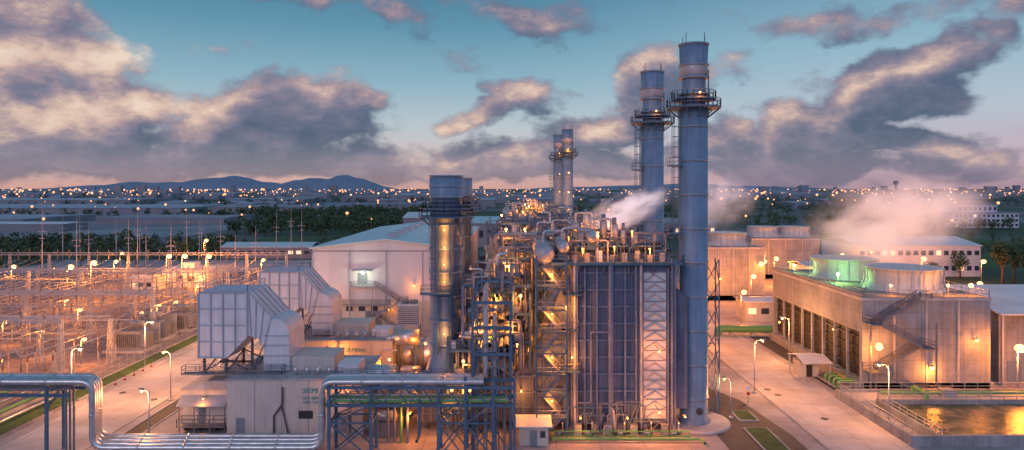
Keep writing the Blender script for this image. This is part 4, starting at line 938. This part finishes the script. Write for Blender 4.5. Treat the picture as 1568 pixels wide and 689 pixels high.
nw=GN.new('ShaderNodeTexNoise'); nw.inputs['Scale'].default_value=7; nw.inputs['Detail'].default_value=4; GL.new(gi.outputs[0],nw.inputs['Vector'])
wv=gv('SUBTRACT',nw.outputs['Color'],(.5,.5,.5)).outputs[0]; wv=gv('MULTIPLY',wv,(.16,.16,.10)).outputs[0]; dv=gv('ADD',gi.outputs[0],wv).outputs[0]
sx=GN.new('ShaderNodeSeparateXYZ'); GL.new(dv,sx.inputs[0])
az=gm('ARCTAN2',sx.outputs[0],sx.outputs[1]); el=gm('ARCSINE',sx.outputs[2])
cb=GN.new('ShaderNodeCombineXYZ'); GL.new(az,cb.inputs[0]); GL.new(el,cb.inputs[1]); uv=cb.outputs[0]
tot=None
for px,py,rx,ry,wt in blobs:
    a=math.atan((px-784)/K); e=math.atan((287-py)/K*math.cos(a)); qx=rx/K*math.cos(a)**2*1.2; qy=ry/K*math.cos(a)*1.2
    d=gv('SUBTRACT',uv,(a,e,0)).outputs[0]; d=gv('MULTIPLY',d,(1/qx,1/qy,0)).outputs[0]; dd=gv('DOT_PRODUCT',d,None); GL.new(d,dd.inputs[1])
    v=gm('MAXIMUM',gm('MULTIPLY_ADD',dd.outputs['Value'],-wt*.8,wt*.8),0.)
    tot=v if tot is None else gm('ADD',tot,v)
tot=gm('MINIMUM',tot,1.15)
st=gv('MULTIPLY',gi.outputs[0],(1,1,1.8)).outputs[0]
nf=GN.new('ShaderNodeTexNoise'); nf.inputs['Scale'].default_value=11; nf.inputs['Detail'].default_value=9; nf.inputs['Roughness'].default_value=.62; GL.new(st,nf.inputs['Vector'])
nv=GN.new('ShaderNodeTexNoise'); nv.inputs['Scale'].default_value=3.2; nv.inputs['Detail'].default_value=3; GL.new(st,nv.inputs['Vector'])
f1=gm('MULTIPLY_ADD',nf.outputs['Fac'],3.0,-1.5); f2=gm('MULTIPLY_ADD',nv.outputs['Fac'],.8,-.4)
den=gm('ADD',gm('ADD',tot,f1),f2); den=gm('SUBTRACT',den,.24); GL.new(den,go.inputs[0])
def wm(op,a,b=None,c=None,clamp=False):
    n=N.new('ShaderNodeMath'); n.operation=op; n.use_clamp=clamp
    for i,v in enumerate((a,b,c)):
        if v is None: continue
        if isinstance(v,(int,float)): n.inputs[i].default_value=v
        else: L.new(v,n.inputs[i])
    return n.outputs[0]
tc=N.new('ShaderNodeTexCoord'); dirv=tc.outputs['Generated']
def cg(off):
    a=N.new('ShaderNodeVectorMath'); a.operation='ADD'; a.inputs[1].default_value=off; L.new(dirv,a.inputs[0])
    n=N.new('ShaderNodeGroup'); n.node_tree=g; L.new(a.outputs[0],n.inputs[0]); return n.outputs[0]
d0=cg((0,0,0)); d1=cg((-.016,0,.034))
def mr(v,a,b,c=0.,d=1.,smooth=True):
    n=N.new('ShaderNodeMapRange'); n.interpolation_type='SMOOTHSTEP' if smooth else 'LINEAR'; n.inputs[1].default_value=a; n.inputs[2].default_value=b; n.inputs[3].default_value=c; n.inputs[4].default_value=d; L.new(v,n.inputs[0]); return n.outputs[0]
alpha=mr(d0,-.12,.62)
lit=wm('MULTIPLY',wm('SUBTRACT',d0,d1),.52)
sep=N.new('ShaderNodeSeparateXYZ'); L.new(dirv,sep.inputs[0]); azw=wm('ARCTAN2',sep.outputs[0],sep.outputs[1]); elw=wm('ARCSINE',sep.outputs[2])
lf=mr(azw,-.36,-.56,0,.58)
lf=wm('MULTIPLY',lf,mr(elw,.03,.085)); lf=wm('MULTIPLY',lf,mr(elw,.22,.15))
litf=wm('ADD',wm('ADD',lit,.18),lf)
litf=wm('SUBTRACT',litf,mr(d0,.4,1.7,0,.16),clamp=True)
def ramp(v,els):
    r=N.new('ShaderNodeValToRGB'); e=r.color_ramp.elements
    e[0].position,e[0].color=els[0]; e[1].position,e[1].color=els[-1]
    for p,c in els[1:-1]: x=e.new(p); x.color=c
    L.new(v,r.inputs[0]); return r.outputs[0]
def mix(f,a,b):
    n=N.new('ShaderNodeMix'); n.data_type='RGBA'
    if isinstance(f,float): n.inputs[0].default_value=f
    else: L.new(f,n.inputs[0])
    for i,v in((6,a),(7,b)):
        if isinstance(v,tuple): n.inputs[i].default_value=v
        else: L.new(v,n.inputs[i])
    return n.outputs[2]
cl=ramp(litf,[(0.,S(80,96,124)),(.2,S(100,107,134)),(.4,S(127,123,146)),(.6,S(170,149,157)),(.8,S(218,188,174)),(1.,S(240,216,198))])
eln=mr(elw,0.,.30,0,1,False)
sky=ramp(eln,[(0.,S(214,166,158)),(.12,S(212,188,186)),(.28,S(190,200,207)),(.5,S(142,180,198)),(.75,S(96,150,175)),(1.,S(66,120,150))])
skyR=ramp(eln,[(0.,S(172,142,158)),(.15,S(195,176,190)),(.35,S(180,194,210)),(.6,S(148,184,203)),(1.,S(90,143,172))])
base=mix(mr(azw,-.1,.5),sky,skyR)
hz=mix(mr(elw,.0,.08,.35,0.),cl,base)
fin=mix(alpha,base,hz)
back=mr(sep.outputs[1],.0,-.8)
fin=mix(back,fin,S(162,165,208))
nis=N.new('ShaderNodeTexSky'); nis.sky_type='NISHITA'; nis.sun_disc=False; nis.sun_elevation=math.radians(6); nis.sun_rotation=math.radians(205)
ad=N.new('ShaderNodeBackground'); L.new(nis.outputs[0],ad.inputs[0]); ad.inputs[1].default_value=.006
bg=N.new('ShaderNodeBackground'); L.new(fin,bg.inputs[0]); bg.inputs[1].default_value=.95
asd=N.new('ShaderNodeAddShader'); L.new(ad.outputs[0],asd.inputs[0]); L.new(bg.outputs[0],asd.inputs[1])
wo=N.new('ShaderNodeOutputWorld'); L.new(asd.outputs[0],wo.inputs[0])
w.cycles.sampling_method='MANUAL'; w.cycles.sample_map_resolution=256
sl=bpy.data.lights.new('sun','SUN'); sl.energy=.45; sl.angle=math.radians(20); sl.color=(1,.84,.86)
so=bpy.data.objects.new('sun',sl); scene.collection.objects.link(so)
az_=math.radians(205); el_=math.radians(20); d=Vector((math.sin(az_)*math.cos(el_),math.cos(az_)*math.cos(el_),math.sin(el_))); so.rotation_euler=d.to_track_quat('Z','Y').to_euler()
cam=bpy.data.cameras.new('camera'); cam.lens=24; cam.sensor_width=36; cam.shift_y=-57.5/1568; cam.clip_end=30000; cam.clip_start=.5
co=bpy.data.objects.new('camera',cam); co.location=(0,0,35); co.rotation_euler=(math.pi/2,0,0); scene.collection.objects.link(co); scene.camera=co
scene.view_settings.view_transform='Standard'; scene.view_settings.look='None'; scene.view_settings.exposure=0; scene.view_settings.gamma=1
print('objects',len(bpy.data.objects),'faces',sum(len(m.polygons) for m in bpy.data.meshes))
